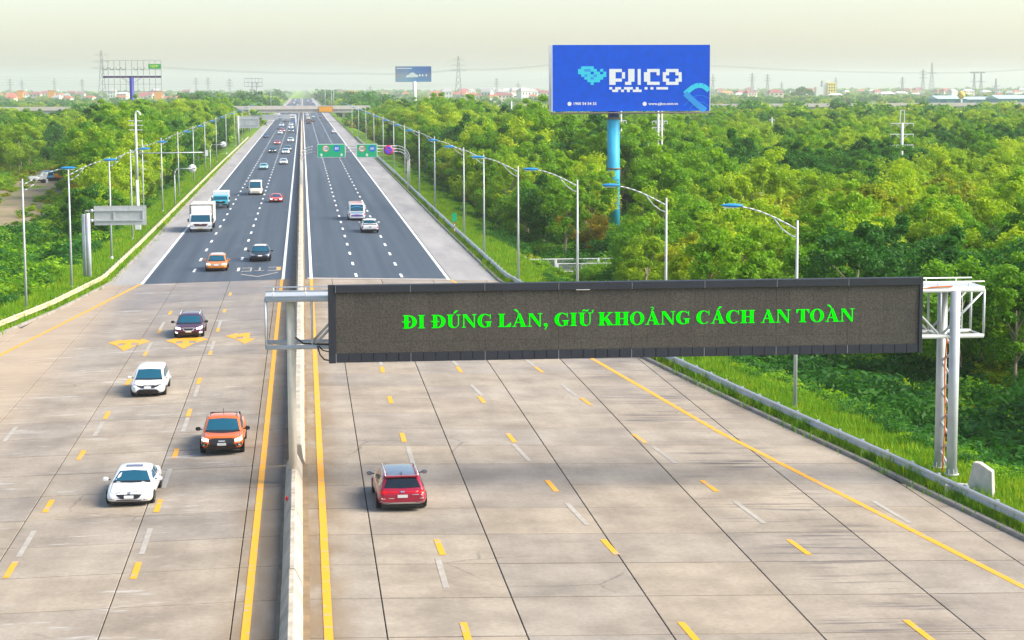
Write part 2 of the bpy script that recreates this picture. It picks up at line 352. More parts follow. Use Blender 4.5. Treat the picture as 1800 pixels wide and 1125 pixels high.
for (x, y, sl) in [(4.23, 110.6, 0), (4.2, 99.7, 0), (4.3, 88.8, 0), (4.5, 67.1, -.05), (4.4, 77.9, -.02), (8.59, 110.7, -.06), (8.89, 99.8, -.06), (9.24, 88.7, -.08), (9.74, 77.7, -.1), (10.44, 67, -.12),
                   (13.18, 110.8, -.18), (14.23, 99.3, -.17), (15.15, 88.5, -.16), (16.15, 77.6, -.16), (17.11, 66.8, -.16), (4.5, 56.2, 0), (11.1, 56, -.1), (18, 56, -.1)]:
    dash('yellow_dash', x, y - 1.15, y + 1.15, .22, M_YEL, sl)
for (x, y, mm) in [(-9.87, 76.1, M_YEL), (-9.78, 86.7, M_YEL), (-9.69, 97.3, M_YEL), (-5.67, 75.2, M_YEL), (-5.69, 86.1, M_YEL), (-5.72, 97, M_YEL), (-5.77, 107.6, M_YEL), (-5.67, 65, M_YEL), (-5.68, 119.2, M_YELW), (-9.85, 66, M_YEL),
                   (-9.6, 108.3, M_YEL), (-9.55, 119.8, M_YELW), (-5.7, 130.5, M_YELW), (-9.5, 130.8, M_YELW), (-5.7, 141.5, M_YELW), (-9.5, 141.5, M_YELW), (-5.7, 153, M_YELW), (-5.7, 55, M_YEL), (-9.9, 55, M_YEL)]:
    dash('yellow_dash', x, y - 1.15, y + 1.15, .22, mm)
for (x, y, s_) in [(4.4, 84.6, 1), (4.25, 114.3, -1), (8.6, 114.3, -1), (9.0, 103, -1), (9.4, 85, 1), (10.1, 72.4, 1), (13, 114.2, -1), (13.9, 103, -1), (15.6, 84.5, 1), (16.7, 72.6, 1), (22.2, 72.5, 1), (4.3, 63.5, 1)]:
    dash('old_white_dash', x, y - 2.0, y + 2.0, .20, M_FADED, -.25 if x > 6 else 0, .010)
for (x, y) in [(-9.7, 93.4), (-9.6, 123), (-9.85, 69.8), (-5.7, 93.6), (-5.7, 80.6), (-5.68, 69.3), (-5.72, 104), (-5.7, 122.6), (-13.7, 93), (-5.72, 133.5), (-9.5, 112), (-9.55, 134), (-13.6, 82)]:
    dash('old_white_dash', x, y - 2.0, y + 2.0, .20, M_FADED, 0, .010)
def flat_poly(name, pts, m_, dz=.013):
    m = MB(); m.add([(x, y, crown(x) + dz) for x, y in pts], [tuple(range(len(pts)))]); return struct(m.build(name, m_))
def turn_arrow(cx, cy, left, right):
    # arrow heads point to the camera (traffic comes this way): stem head plus side branches
    head = [(cx - .2, cy + .9), (cx - .2, cy - 2.0), (cx - .62, cy - 2.0), (cx, cy - 4.6), (cx + .62, cy - 2.0), (cx + .2, cy - 2.0), (cx + .2, cy + .9)]
    flat_poly('turn_arrow', head, M_YEL)
    for s_, on in ((-1, left), (1, right)):
        if not on: continue
        br = [(cx + s_ * .08, cy + .9), (cx + s_ * .08, cy - .7), (cx + s_ * .62, cy - 1.0), (cx + s_ * .62, cy - 2.0), (cx + s_ * 1.32, cy - .4), (cx + s_ * .62, cy + 1.2), (cx + s_ * .62, cy + .5)]
        if s_ > 0: br = br[::-1]
        flat_poly('turn_arrow', br, M_YEL, .016)
turn_arrow(-11.0, 126.0, True, True); turn_arrow(-7.45, 126.0, True, True); turn_arrow(-3.75, 127.2, True, False)
# speed figures and chevron on asphalt, outlined by worn thin strips
mk = MB()
for cx, kind in ((-5.0, 0), (-3.9, 1), (-2.75, 0)):
    if kind == 0:
        for yy in (171.6, 174.6): mark_quad(mk, cx - .42, cx + .42, yy, yy + .5, .010)
        mark_quad(mk, cx + .30, cx + .44, 171.6, 175.1, .0115)
    else: mark_quad(mk, cx - .42, cx + .42, 171.8, 172.2, .010); mark_quad(mk, cx - .05, cx + .1, 172.2, 175, .0115)
struct(mk.build('speed_figures', M_FADED)); flat_poly('warning_square', [(-2.35, 171.6), (-2.05, 171.6), (-2.05, 175.0), (-2.35, 175.0)], M_YELW, .013)
flat_poly('chevron_mark', [(-5.35, 168.8), (-3.9, 166.3), (-2.25, 169.6), (-2.25, 170.2), (-3.9, 166.9), (-5.35, 169.4)], M_FADED, .010)

# ------------------------------------------------------------------ kerbs and guardrails
def kerb(name, fx, side, ys, label):
    prof = [(0, -.35), (0, .12), (.03, .15), (.22, .15), (.25, .12), (.25, -.35)]
    t = thing(name, label, 'kerb', (fx(ys[0]), ys[0], 0)); ox, oy = fx(ys[0]), ys[0]
    for i in range(len(ys) - 1):
        rows = []
        for y in (ys[i] + .02, ys[i + 1] - .02): rows.append([(fx(y) + side * (u - .25) - ox, y - oy, crown(fx(y)) + v) for u, v in prof])
        n = len(prof); m = MB(); m.sheet(rows); m.add(rows[0], [tuple(range(n))]); m.add(rows[1], [tuple(range(n))]); m.build('kerb_stone', M_KERB, t)
    return t
KY_R = [46 + 3 * i for i in range(66)] + [250, 260, 280, 300, 340, 400, 500, 650, 900, 1300]; KY_L = [100 + 3 * i for i in range(50)] + [256, 270, 290, 320, 360, 420, 500, 650, 900, 1300]
kerb('kerb', xr, 1, KY_R, 'dark weathered concrete kerb under the shaded grey guardrail'); kerb('kerb', xl, -1, KY_L, 'mud-stained concrete kerb under the sunlit cream guardrail')
def guardrail(fx, side, ys, label, n_posts, RM=None):
    RM = RM or M_GALV
    """W-beam on posts, side = +1 when the verge lies to +X; traffic face looks to -side"""
    off = .45; zt = .68
    t = thing('guardrail', label, 'guardrail', (fx(ys[0]) + side * off, ys[0], crown(fx(ys[0])))); o = Vector(t.location)
    prof = [(u, v * 1.36) for u, v in ((0, .0), (-.07, .025), (-.075, .085), (-.005, .125), (-.005, .155), (-.075, .195), (-.07, .255), (0, .28))]
    ch = 24
    for k in range(0, len(ys) - 1, ch):
        seg = ys[k:k + ch + 1]
        for back in (0, 1):
            rows = [[Vector((fx(y) + side * (off + u * 1.0 + back * .006), y, crown(fx(y)) + zt - .38 + v)) - o for u, v in prof] for y in seg]
            m = MB(); m.sheet(rows)
            if back == 0: r_ = m.build('rail_beam', RM, t)
            else: m.build('rail_back', RM, r_)
    pm = None; rest = MB()
    for i, y in enumerate(ys):
        b = Vector((fx(y) + side * (off + .10), y, crown(fx(y)))) - o
        def post(m, b):
            m.box(b.x - .05, b.x + .05, b.y - .06, b.y + .06, b.z - .5, b.z + zt + .02); m.box(b.x - .09, b.x + .09, b.y - .07, b.y + .07, b.z + zt - .19, b.z + zt - .08)
        if i < n_posts:
            if pm is None:
                m = MB(); post(m, Vector((0, 0, 0))); q = m.build('post', M_GALV, t); pm = q.data
            else: q = link('post', pm, t)
            q.location = b
        else: post(rest, b)
    tag(rest.build('far_posts', M_GALV, t), kind='stuff')
    return t
GY_R = [48 + 2.6 * i for i in range(220)]; GY_L = [104 + 2.6 * i for i in range(200)]
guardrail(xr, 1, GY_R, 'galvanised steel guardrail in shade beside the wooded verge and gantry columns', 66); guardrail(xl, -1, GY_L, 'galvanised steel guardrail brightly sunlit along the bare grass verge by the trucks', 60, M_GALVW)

# ------------------------------------------------------------------ median barrier
def barrier(name, label, x, hw_b, hw_t, h, ys, seglen, mat_, par_h=.28):
    t = thing(name, label, 'barrier', (x, ys[0], 0))
    prof = [(-hw_b, -.1), (-hw_b, .06), (-hw_b * .72, par_h), (-hw_t, h - .03), (-hw_t + .03, h), (hw_t - .03, h), (hw_t, h - .03), (hw_b * .72, par_h), (hw_b, .06), (hw_b, -.1)]
    y = ys[0]; near_end = ys[2]; meshes = {}
    while y < ys[1]:
        L = seglen if y < near_end else 60; L = min(L, ys[1] - y)
        key = round(L, 2)
        if key not in meshes:
            a = [(u, .02, v) for u, v in prof]; b = [(u, L - .02, v) for u, v in prof]; m = MB(); m.sheet([b, a]); n = len(prof); m.add(a, [tuple(range(n))]); m.add(b, [tuple(reversed(range(n)))])
            o = m.build('barrier_block', mat_, t); meshes[key] = o.data
        else: o = link('barrier_block', meshes[key], t)
        o.location = (random.uniform(-.012, .012), y - ys[0], random.uniform(-.01, .01)); y += L
    return t
barrier('median_barrier', 'low stained concrete median barrier of short blocks near the toll plaza', -.55, .34, .10, .62, (44, 82, 82), 2.95, M_WALL)
barrier('median_barrier', 'long tall cream concrete median wall dividing the two carriageways', -.42, .30, .15, .86, (82.3, 2400, 260), 4.9, M_WALL)
# reflector markers on the barrier and litter beside it
tag(MB().box(-.04, .04, -.02, .02, 0, .16).build('barrier_reflector', mat('red_reflector', (.7, .01, .01), .3)), 'small red reflector on the shaded side of the low median barrier', 'reflector').location = (-.80, 73.2, .40)
# ================================================================== glyphs: bold serif capitals, cap height 1
def ell(cx, cy, rx, ry, a0, a1, n): return [(cx + rx * math.cos(R(a0 + (a1 - a0) * i / n)), cy + ry * math.sin(R(a0 + (a1 - a0) * i / n))) for i in range(n + 1)]
def rect(x0, x1, y0, y1): return [(x0, y0), (x1, y0), (x1, y1), (x0, y1)]
def band(o, i): return [[o[k], o[k + 1], i[k + 1], i[k]] for k in range(len(o) - 1)]
def bar(p, q, w):
    dx, dy = q[0] - p[0], q[1] - p[1]; L = math.hypot(dx, dy); nx, ny = -dy / L * w / 2, dx / L * w / 2
    return [(p[0] + nx, p[1] + ny), (p[0] - nx, p[1] - ny), (q[0] - nx, q[1] - ny), (q[0] + nx, q[1] + ny)]
def glyph(c):
    base = {'Đ': 'D', 'Ú': 'U', 'À': 'A', 'Á': 'A', 'Ả': 'A', 'Ữ': 'U'}.get(c, c); g = []
    if base == 'I': g = [rect(.1, .36, 0, 1), rect(0, .46, 0, .06), rect(0, .46, .94, 1)]; adv = .56
    elif base == 'D': g = [rect(.1, .36, 0, 1), rect(0, .36, 0, .06), rect(0, .36, .94, 1)] + band(ell(.36, .5, .56, .5, 90, -90, 14), ell(.36, .5, .28, .44, 90, -90, 14)); adv = 1.0
    elif base == 'N': g = [rect(.1, .17, 0, 1), rect(.80, .87, 0, 1), [(.04, 1), (.33, 1), (.87, .14), (.87, -.02), (.78, -.02)], rect(0, .28, 0, .06), rect(.68, .99, .94, 1)]; adv = 1.04
    elif base == 'L': g = [rect(.1, .36, 0, 1), rect(0, .46, .94, 1), rect(0, .82, 0, .06), [(.82, .0), (.86, .32), (.80, .32), (.52, .06)]]; adv = .92
    elif base == 'A': g = [bar((.14, .03), (.47, .98), .07), [(.38, 1.02), (.56, 1.02), (.92, 0), (.62, 0)], rect(.24, .66, .30, .37), rect(0, .28, 0, .06), rect(.54, 1.0, 0, .06)]; adv = 1.04
    elif base in 'CG':
        g = band(ell(.48, .5, .48, .52, 42, 318, 22), ell(.54, .5, .26, .46, 50, 310, 22)) + [rect(.82, .88, .66, 1.0)]; adv = .98
        if base == 'G': g += [rect(.62, .87, .06, .42), rect(.5, .97, .38, .44)]; adv = 1.04
    elif base == 'O': g = band(ell(.48, .5, .48, .52, 0, 360, 28), ell(.48, .5, .23, .46, 0, 360, 28)); adv = 1.03
    elif base == 'U': g = [rect(.1, .36, .3, 1), rect(.74, .81, .3, 1), rect(0, .46, .94, 1), rect(.64, .92, .94, 1)] + band(ell(.455, .3, .355, .32, 180, 360, 12), ell(.55, .3, .19, .25, 180, 360, 12)); adv = .99
    elif base == 'K': g = [rect(.1, .36, 0, 1), rect(0, .46, 0, .06), rect(0, .46, .94, 1), bar((.34, .42), (.82, .96), .09), [(.36, .5), (.58, .66), (1.0, 0), (.70, 0)], rect(.62, .98, .94, 1), rect(.58, 1.06, 0, .06)]; adv = 1.08
    elif base == 'H': g = [rect(.1, .36, 0, 1), rect(.64, .90, 0, 1), rect(.36, .64, .46, .53)] + [rect(a, a + .46, b, b + .06) for a in (0, .54) for b in (0, .94)]; adv = 1.06
    elif base == 'T': g = [rect(.32, .58, 0, 1), rect(.0, .90, .94, 1), [(0, .94), (0, .70), (.05, .70), (.18, .94)], [(.9, .94), (.9, .70), (.85, .70), (.72, .94)], rect(.2, .70, 0, .06)]; adv = .95
    elif base == ',': g = [ell(.16, .12, .13, .13, 0, 330, 10), [(.28, .14), (.29, .02), (.14, -.25), (.08, -.22), (.2, .0)]]; adv = .42
    else: adv = .34
    if c == 'Đ': g.append(rect(-.06, .52, .47, .54))
    if c in 'ÚÁ': g.append([(.42, 1.08), (.52, 1.08), (.78, 1.30), (.58, 1.32)])
    if c == 'À': g.append([(.48, 1.08), (.38, 1.08), (.10, 1.32), (.32, 1.32)])
    if c == 'Ả': g += band(ell(.45, 1.25, .13, .12, 150, -80, 8), ell(.45, 1.25, .06, .07, 150, -80, 8)) + [rect(.42, .50, 1.06, 1.16)]
    if c == 'Ữ': g += band([(.24, 1.12), (.34, 1.24), (.44, 1.22), (.56, 1.16), (.66, 1.26)], [(.28, 1.08), (.36, 1.14), (.46, 1.12), (.58, 1.06), (.72, 1.24)]) + [[(.86, .94), (.93, .94), (1.04, 1.2), (.90, 1.18), (.92, 1.06)]]
    return g, adv
def serif_text(txt, cap, width):
    x = 0; polys = []
    for c in txt:
        g, adv = glyph(c); polys += [[(x + u, v) for u, v in p] for p in g]; x += adv
    s = width / x; return [[(u * s, v * cap) for u, v in p] for p in polys]
def text_mesh(txt, size, bold=0.0):
    cu = bpy.data.curves.new('t', 'FONT'); cu.body = txt; cu.size = size; cu.align_x = 'CENTER'; cu.align_y = 'CENTER'; cu.offset = bold; cu.resolution_u = 3
    o = bpy.data.objects.new('t', cu); COL.objects.link(o); dg = bpy.context.evaluated_depsgraph_get(); me = bpy.data.meshes.new_from_object(o.evaluated_get(dg))
    bpy.data.objects.remove(o); me.materials.clear(); return me
def text_on(txt, name, size, mat_, parent, loc, width=None, bold=0, zs=1):
    """upright text facing -Y"""
    me = text_mesh(txt, size, bold); me.transform(Matrix.Rotation(math.pi / 2, 4, 'X')); me.name = name
    if width:
        w = max(v.co.x for v in me.vertices) - min(v.co.x for v in me.vertices); me.transform(Matrix.Diagonal((width / w, 1, zs, 1)))
    me.materials.append(mat_); o = link(name, me, parent); o.location = loc; return o

# ================================================================== gantry and message sign
GYA, GYB = 77.75, 79.35; ZB, ZT = 5.55, 7.42; XL, XR = -1.55, 27.35
gan = thing('sign_gantry', 'galvanised steel gantry spanning from the median to twin columns behind the guardrail', 'gantry', (12.9, 78.5, 0)); go = Vector((12.9, 78.5, 0))
def gpart(name, segs, r, m_=None, n=8, parent=None):
    m = MB()
    for p, q in segs: m.tube(Vector(p) - go, Vector(q) - go, r, n=n)
    return m.build(name, m_ or M_GALVP, parent or gan)
for y in (GYA, GYB):
    for z in (ZB, ZT): gpart('chord', [((XL, y, z), (XR, y, z))], .095)
xs = [XL + (XR - XL) * i / 16 for i in range(17)]
for y in (GYA, GYB):
    for i, x in enumerate(xs):
        gpart('upright', [((x, y, ZB), (x, y, ZT))], .05, n=6)
        if 0 < i < 16: gpart('diagonal', [((x, y, ZB if i % 2 else ZT), (xs[i + 1], y, ZT if i % 2 else ZB))], .055, n=6)
for i, x in enumerate(xs):
    for z in (ZB, ZT): gpart('cross_member', [((x, GYA, z), (x, GYB, z))], .045, n=6)
# service walkway and railing on top
wk = MB(); wk.box(XL - go.x, XR - go.x, GYA + .1 - go.y, GYB - .1 - go.y, ZT + .10, ZT + .14); wk.build('walkway', M_GALV, gan)
for y in (GYA, GYB):
    for zz in (.10, .32): gpart('handrail', [((XL - .0, y, ZT + zz + .02), (XR, y, ZT + zz + .02))], .028, M_WHITEM, 6)
    for i in range(23): x = XL + .3 + i * 1.27; gpart('rail_post', [((x, y, ZT + .08), (x, y, ZT + .34))], .026, M_WHITEM, 6)
# right hand twin columns with lacing
zc = crown(26.15) - .55
for y in (GYA - .0, GYB + .0):
    x = 26.15; c = gpart('column', [((x, y, zc), (x, y, ZT + .02 if y > 78.5 else ZT - .02))], .21, n=16)
    fl = MB(); b = Vector((x, y, zc)) - go
    fl.tube(b + Vector((0, 0, .95)), b + Vector((0, 0, 1.02)), .30, n=16); fl.tube(b + Vector((0, 0, 0)), b + Vector((0, 0, .95)), .235, n=16)
    for k in range(8):
        t = k * math.pi / 4; d = Vector((math.cos(t), math.sin(t), 0)); fl.tube(b + d * .26 + Vector((0, 0, 1.02)), b + d * .22 + Vector((0, 0, 1.22)), .02, n=4)
    fl.build('base_flange', M_GALVP, c)
seg = []; z = zc + 1.1; k = 0
while z < ZB - .5:
    a, b = (GYA, GYB) if k % 2 == 0 else (GYB, GYA); gpart('lacing_bar', [((26.15, a, z), (26.15, b, z + .62))], .055, n=6); z += .62; k += 1
m = MB(); m.path([Vector((26.02, 78.5, zc + .9)) - go, Vector((26.05, 78.4, 2.0)) - go, Vector((26.0, 78.45, 4.2)) - go, Vector((26.05, 78.4, ZB)) - go], .035, 5); m.build('orange_cable', mat('orange_cable', (.7, .18, .03), .5), gan)
m = MB(); m.path([Vector((24.7, GYA - .02, ZT + .07)) - go, Vector((25.3, GYA - .05, ZT + .14)) - go, Vector((26.0, GYA - .05, ZT + .16)) - go], .03, 5); m.build('orange_cable', mat('orange_cable', (.7, .18, .03), .5), gan)
# ladder in the far bay
for xx in (26.72, 26.98): gpart('ladder_rail', [((xx, GYB, ZB), (xx, GYB, ZT))], .022, M_WHITEM, 5)
lr = MB()
for i in range(6): lr.tube(Vector((26.72, GYB, ZB + .2 + i * .28)) - go, Vector((26.98, GYB, ZB + .2 + i * .28)) - go, .016, n=5)
lr.build('ladder_rungs', M_WHITEM, gan)
# median column
gpart('median_column', [((-.58, 78.35, -.05), (-.58, 78.35, ZT + .0))], .17, mat('cream_column', (.68, .63, .52), .6, var=.12, vscale=2), 14)
m = MB(); m.path([Vector((-.40, 78.0, 5.9)) - go, Vector((-.1, 77.8, 5.68)) - go, Vector((.5, 77.7, 5.66)) - go, Vector((.9, 77.6, 5.66)) - go], .035, 5)
m.path([Vector((.45, 77.62, 5.6)) - go, Vector((.55, 77.6, 5.25)) - go, Vector((.72, 77.55, 5.06)) - go, Vector((.98, 77.5, 5.02)) - go], .03, 5); m.path([Vector((.5, 77.6, 5.62)) - go, Vector((.66, 77.58, 5.42)) - go, Vector((.95, 77.55, 5.36)) - go], .025, 5)
m.build('black_cable', M_BLACK, gan)
# message sign
SX0, SX1, SZ0, SZ1 = .90, 24.62, 4.97, 8.0; SYF = 77.30
sg = thing('message_sign', 'long black electronic message board with glowing green Vietnamese lettering hung on the gantry', 'sign', ((SX0 + SX1) / 2, 77.5, SZ0)); so = Vector(sg.location)
def sbox(name, x0, x1, y0, y1, z0, z1, m_, bevel=0):
    m = MB(); m.box(x0 - so.x, x1 - so.x, y0 - so.y, y1 - so.y, z0 - so.z, z1 - so.z); return m.build(name, m_, sg, bevel)
sbox('cabinet', SX0, SX1, SYF + .03, 77.62, SZ0, SZ1, M_BLACKM)
def make_led():
    m, n, l, b = node_mat('led_screen'); geo = n.new('ShaderNodeNewGeometry'); P = geo.outputs['Position']
    br = n.new('ShaderNodeTexBrick'); br.inputs['Scale'].default_value = 1; br.offset = 0; br.inputs['Mortar Size'].default_value = .012; br.inputs['Brick Width'].default_value = .96; br.inputs['Row Height'].default_value = .96
    br.inputs['Color1'].default_value = (.070, .062, .055, 1); br.inputs['Color2'].default_value = (.082, .075, .064, 1); br.inputs['Mortar'].default_value = (.055, .05, .046, 1)
    mp = n.new('ShaderNodeMapping'); mp.inputs['Rotation'].default_value = (-math.pi / 2, 0, 0); l.new(P, mp.inputs[0]); l.new(mp.outputs[0], br.inputs['Vector'])
    gr = ramp(n, l, noise_at(n, l, P, 16, 3), [(.35, (.6, .62, .66)), (.65, (1.4, 1.35, 1.25))]); c = mix(n, l, 1, br.outputs['Color'], gr, 'MULTIPLY')
    l.new(c, b.inputs['Base Color']); b.inputs['Roughness'].default_value = .7; b.inputs['Specular IOR Level'].default_value = .3; return m
M_LED = make_led(); nm = 8
for i in range(nm):
    a = SX0 + .27 + (SX1 - SX0 - .40) * i / nm; b_ = SX0 + .27 + (SX1 - SX0 - .40) * (i + 1) / nm; sbox('screen_module', a + .004, b_ - .004, SYF, SYF + .05, SZ0 + .36, SZ1 - .30, M_LED)
sbox('frame_left', SX0 - .02, SX0 + .26, SYF - .06, SYF + .1, SZ0 - .02, SZ1 + .02, M_BLACKM, .01); sbox('frame_right', SX1 - .12, SX1 + .02, SYF - .06, SYF + .1, SZ0 - .02, SZ1 + .02, M_BLACKM, .01)
for i in range(nm):
    a = SX0 + .27 + (SX1 - SX0 - .40) * i / nm; b_ = SX0 + .27 + (SX1 - SX0 - .40) * (i + 1) / nm
    sbox('hood_panel', a + .012, b_ - .012, SYF - .10, SYF + .02, SZ1 - .29, SZ1, M_BLACKM, .008)
    sbox('seam_strip', a - .008, a + .008, SYF - .108, SYF - .03, SZ1 - .29, SZ1 - .01, M_STEEL)
    for k in range(6):
        q = a + (b_ - a) * k / 6; sbox('vent_panel', q + .012, q + (b_ - a) / 6 - .012, SYF - .04, SYF + .02, SZ0, SZ0 + .35, M_BLACKM, .006)
    sbox('seam_strip', a - .010, a + .010, SYF - .05, SYF, SZ0 + .01, SZ0 + .35, M_STEEL)
sbox('loose_strip', 10.6, 11.15, SYF - .14, SYF - .11, SZ1 - .30, SZ1 - .28, M_WHITEM)
TXT = 'ĐI ĐÚNG LÀN, GIỮ KHOẢNG CÁCH AN TOÀN'; x0 = at(708, 560, SYF).x; wt = at(1503, 560, SYF).x - x0; ts = wt / sum(glyph(c)[1] for c in TXT); xc = 0
M_GLED = mat('green_led', (.0, .02, .0), .9, spec=0, emit=((.0, .62, .0), 1.0))
for c in TXT:
    g, adv = glyph(c); m = MB()
    for p in g: m.add([(x0 + (xc + u) * ts - so.x, SYF - .015 - so.y, 6.27 + v * .52 - so.z) for u, v in p], [tuple(range(len(p)))])
    xc += adv
    if g: m.build('letter', M_GLED, sg)

# ================================================================== street lamps
LAMP_Y = [115, 137, 160, 187.5, 210.4, 257, 292, 334, 375, 425, 480, 540, 610, 690]
def lamp(side, far=False):
    """side = direction of the arm along x"""
    t = thing('street_lamp', 'x', 'street lamp'); H = 9.55; n = 6 if far else 10
    m = MB(); m.tube((0, 0, -.4), (0, 0, H), .105, .055, n); m.tube((0, 0, -.4), (0, 0, .35), .15, .15, n); m.build('pole', M_GALVP, t)
    m = MB(); P = lambda u: (side * 2.9 * u, 0, H - .45 + 1.15 * math.sin(u * 1.35) + .04 * u)
    pts = [P(i / 8) for i in range(9)]; m.path(pts, [.045 - .012 * i / 8 for i in range(9)], 6); m.build('upper_arm', M_GALVP, t)
    q = P(.42); m = MB(); m.path([(0, 0, H - .85), (side * .35, 0, H - .72), (side * .8, 0, H - .38), (q[0], 0, q[2] - .02)], .035, 6); m.build('lower_arm', M_GALVP, t)
    e = P(1.0); m = MB(); m.smooth = True
    rows = []
    for i in range(9):
        u = i / 8; r = .17 * math.sin(math.pi * min(1, .15 + u * .78)) ** .6; cx = e[0] + side * (-.15 + 1.05 * u); cz = e[2] + .04 + .03 * u
        rows.append([(cx, r * math.cos(a), cz + r * .55 * math.sin(a)) for a in [2 * math.pi * k / 8 for k in range(9)]])
    m.sheet(rows); m.build('luminaire', M_BLUELAMP, t); m = MB(); m.box(*sorted((e[0] + side * .1, e[0] + side * .8)), -.1, .1, e[2] - .07, e[2] - .045); m.build('lens', mat('lamp_lens', (.6, .65, .68), .2), t)
    return t
lr0 = lamp(-1); ll0 = lamp(1); nR = nL = 0
LAMPR = [(95.6, 24.08)] + [(y, max(16.45, xr(y) + .9)) for y in LAMP_Y]; LAMPL = [(y if i else 145.2, min(-17.7, xl(145.2 if not i else y) - 1.9)) for i, y in enumerate(LAMP_Y[1:])]
ORD = ['first', 'second', 'third', 'fourth', 'fifth', 'sixth', 'seventh', 'eighth', 'ninth', 'tenth', 'eleventh', 'twelfth', 'thirteenth', 'fourteenth', 'fifteenth']
for i, (y, x) in enumerate(LAMPR):
    o = lr0 if i == 0 else copy_tree(lr0); o.location = (x, y, crown(x) + .05); tag(o, f'grey lamp post with blue head on wooded verge, {ORD[i]} from the gantry columns', None, 'lamp posts on the wooded verge')
for i, (y, x) in enumerate(LAMPL):
    o = ll0 if i == 0 else copy_tree(ll0); o.location = (x, y, crown(x) + .05)
    tag(o, f'grey lamp post with blue head behind sunlit guardrail, {ORD[i]} from the toll plaza', None, 'lamp posts on the sunlit grass verge')

# ================================================================== road signs and masts
def sign_back(name, label, loc, post_h, bx0, bx1, bz0, bz1, r, twin=True):
    t = thing(name, label, 'road sign', loc); m = MB(); m.tube((0, 0, -.5), (0, 0, post_h), r, r * .9, 12); m.build('post', M_GALVP, t)
    if twin: m = MB(); m.tube((-r * 1.9, .35, -.5), (-r * 1.9, .35, post_h - .1), r * .7, r * .65, 10); m.build('rear_post', M_GALVP, t)
    nP = max(3, int((bx1 - bx0) / 1.1))
    for i in range(nP):
        a, b = bx0 + (bx1 - bx0) * i / nP, bx0 + (bx1 - bx0) * (i + 1) / nP; m = MB(); m.box(a + .01, b - .01, .14, .18, bz0, bz1); m.build('sign_panel', M_SIGNGREY, t)
    h = bz1 - bz0
    for z in (bz0 + .25 * h, bz0 + .76 * h):
        m = MB(); m.box(-.2, bx1 - .25, .03, .13, z - .05, z + .05); m.build('bracket_arm', M_GALV, t)
        m = MB(); m.tube((r + .02, .08, z), (r + .22, .08, z), .14, n=10); m.build('flange', M_GALV, t)
    for x in (bx0 + .38 * (bx1 - bx0), bx1 - .3): m = MB(); m.box(x - .05, x + .05, .04, .135, bz0 + .3 * h, bz0 + .7 * h); m.build('stiffener', M_GALV, t)
    return t
p = at(157, 481, 168); bz = at(200, 396, 168).z + .35
sign_back('overhead_sign', 'back of grey cantilever road sign on thick post on verge, seven dull panels', (p.x, 168, crown(p.x)), 5.65, gx(171, 168) - p.x, gx(263, 168) - p.x, at(200, 396, 168).z - crown(p.x), at(200, 362, 168).z - crown(p.x), .21)
p = at(419, 252, 540); sign_back('overhead_sign', 'back of pale cantilever road sign far along the left verge near overpass', (p.x, 540, crown(p.x)), at(419, 203, 540).z + .3, gx(424, 540) - p.x, gx(463, 540) - p.x, at(440, 225, 540).z + .3, at(440, 204, 540).z + .3, .3, False)
# camera mast with long arm
p = at(243, 396, 222); t = thing('camera_mast', 'tall white mast with antenna brackets, equipment box and long horizontal arm', 'mast', (p.x, 222, crown(p.x))); z0 = -crown(p.x)
zt = at(243, 200, 222).z + z0; za = at(300, 269, 222).z + z0; xe = gx(370, 222) - p.x
m = MB(); m.tube((0, 0, -.5), (0, 0, zt * .45), .2, .17, 12); m.tube((0, 0, zt * .45), (0, 0, zt), .17, .10, 12); m.build('mast_pole', M_WHITEM, t)
m = MB(); m.tube((0, 0, za), (xe, 0, za + .05), .075, .06, 8); m.build('horizontal_arm', M_GALVP, t); m = MB(); m.box(xe - .15, xe + .15, -.15, .15, za - .35, za + .3); m.build('arm_camera', M_WHITEM, t)
m = MB(); m.box(-.32, .32, -.5, -.15, .45, 1.35); m.build('equipment_box', M_WHITEM, t, .03)
for k, zz in enumerate((zt - .75, zt - 1.25, zt - 1.75)): m = MB(); m.box(-.75, .75, -.04, .04, zz - .04, zz + .04); m.build('bracket', M_WHITEM, t)
m = MB(); m.path([(0, 0, zt), (.08, 0, zt + .25), (.28, 0, zt + .3), (.42, 0, zt + .1)], .07, 6); m.tube((.42, 0, zt + .15), (.5, 0, zt - .2), .11, .13, 8); m.build('dome_camera', M_WHITEM, t)
# slim antenna lattice pole beside it
q = at(235, 400, 214); t = thing('antenna_pole', 'slim grey pole with small rungs beside the white camera mast', 'pole', (q.x, 228, crown(q.x)))
m = MB(); m.tube((0, 0, -.4), (0, 0, 10.2), .08, .05, 8); m.build('pole_shaft', M_GALVP, t)
for k in range(4): m = MB(); m.box(-.5, .5, -.03, .03, 6.8 + k * .9, 6.86 + k * .9); m.build('rung', M_GALVP, t)
def round_sign(px, py_disc, px_post, py_base, rpx, Y, label):
    b = at(px_post, py_base, Y); t = thing('round_sign', label, 'road sign', (b.x, Y, crown(b.x))); z0 = -crown(b.x); d = at(px, py_disc, Y); dx, dz = d.x - b.x, d.z + z0
    m = MB(); m.path([(0, 0, -.4), (0, 0, dz - .8), (.1, 0, dz - .3), (.4, 0, dz - .02), (dx, 0, dz)], [.07, .07, .065, .06, .05], 8); m.build('bent_post', M_GALVP, t)
    r = rpx * Y / F; m = MB(); m.tube((dx, .06, dz), (dx, .10, dz), r, n=24); m.build('disc', M_SIGNGREY if False else M_WHITEM, t); m = MB(); m.box(dx - r * .9, dx + r * .9, .02, .07, dz - .05, dz + .05); m.build('stiffener', M_STEEL, t)
round_sign(338, 296, 308, 357, 7, 268, 'back of small round white sign on bent post near the camera mast'); round_sign(392, 254, 370, 299, 5.2, 372, 'back of small round white sign on bent post, the farther one down the verge')
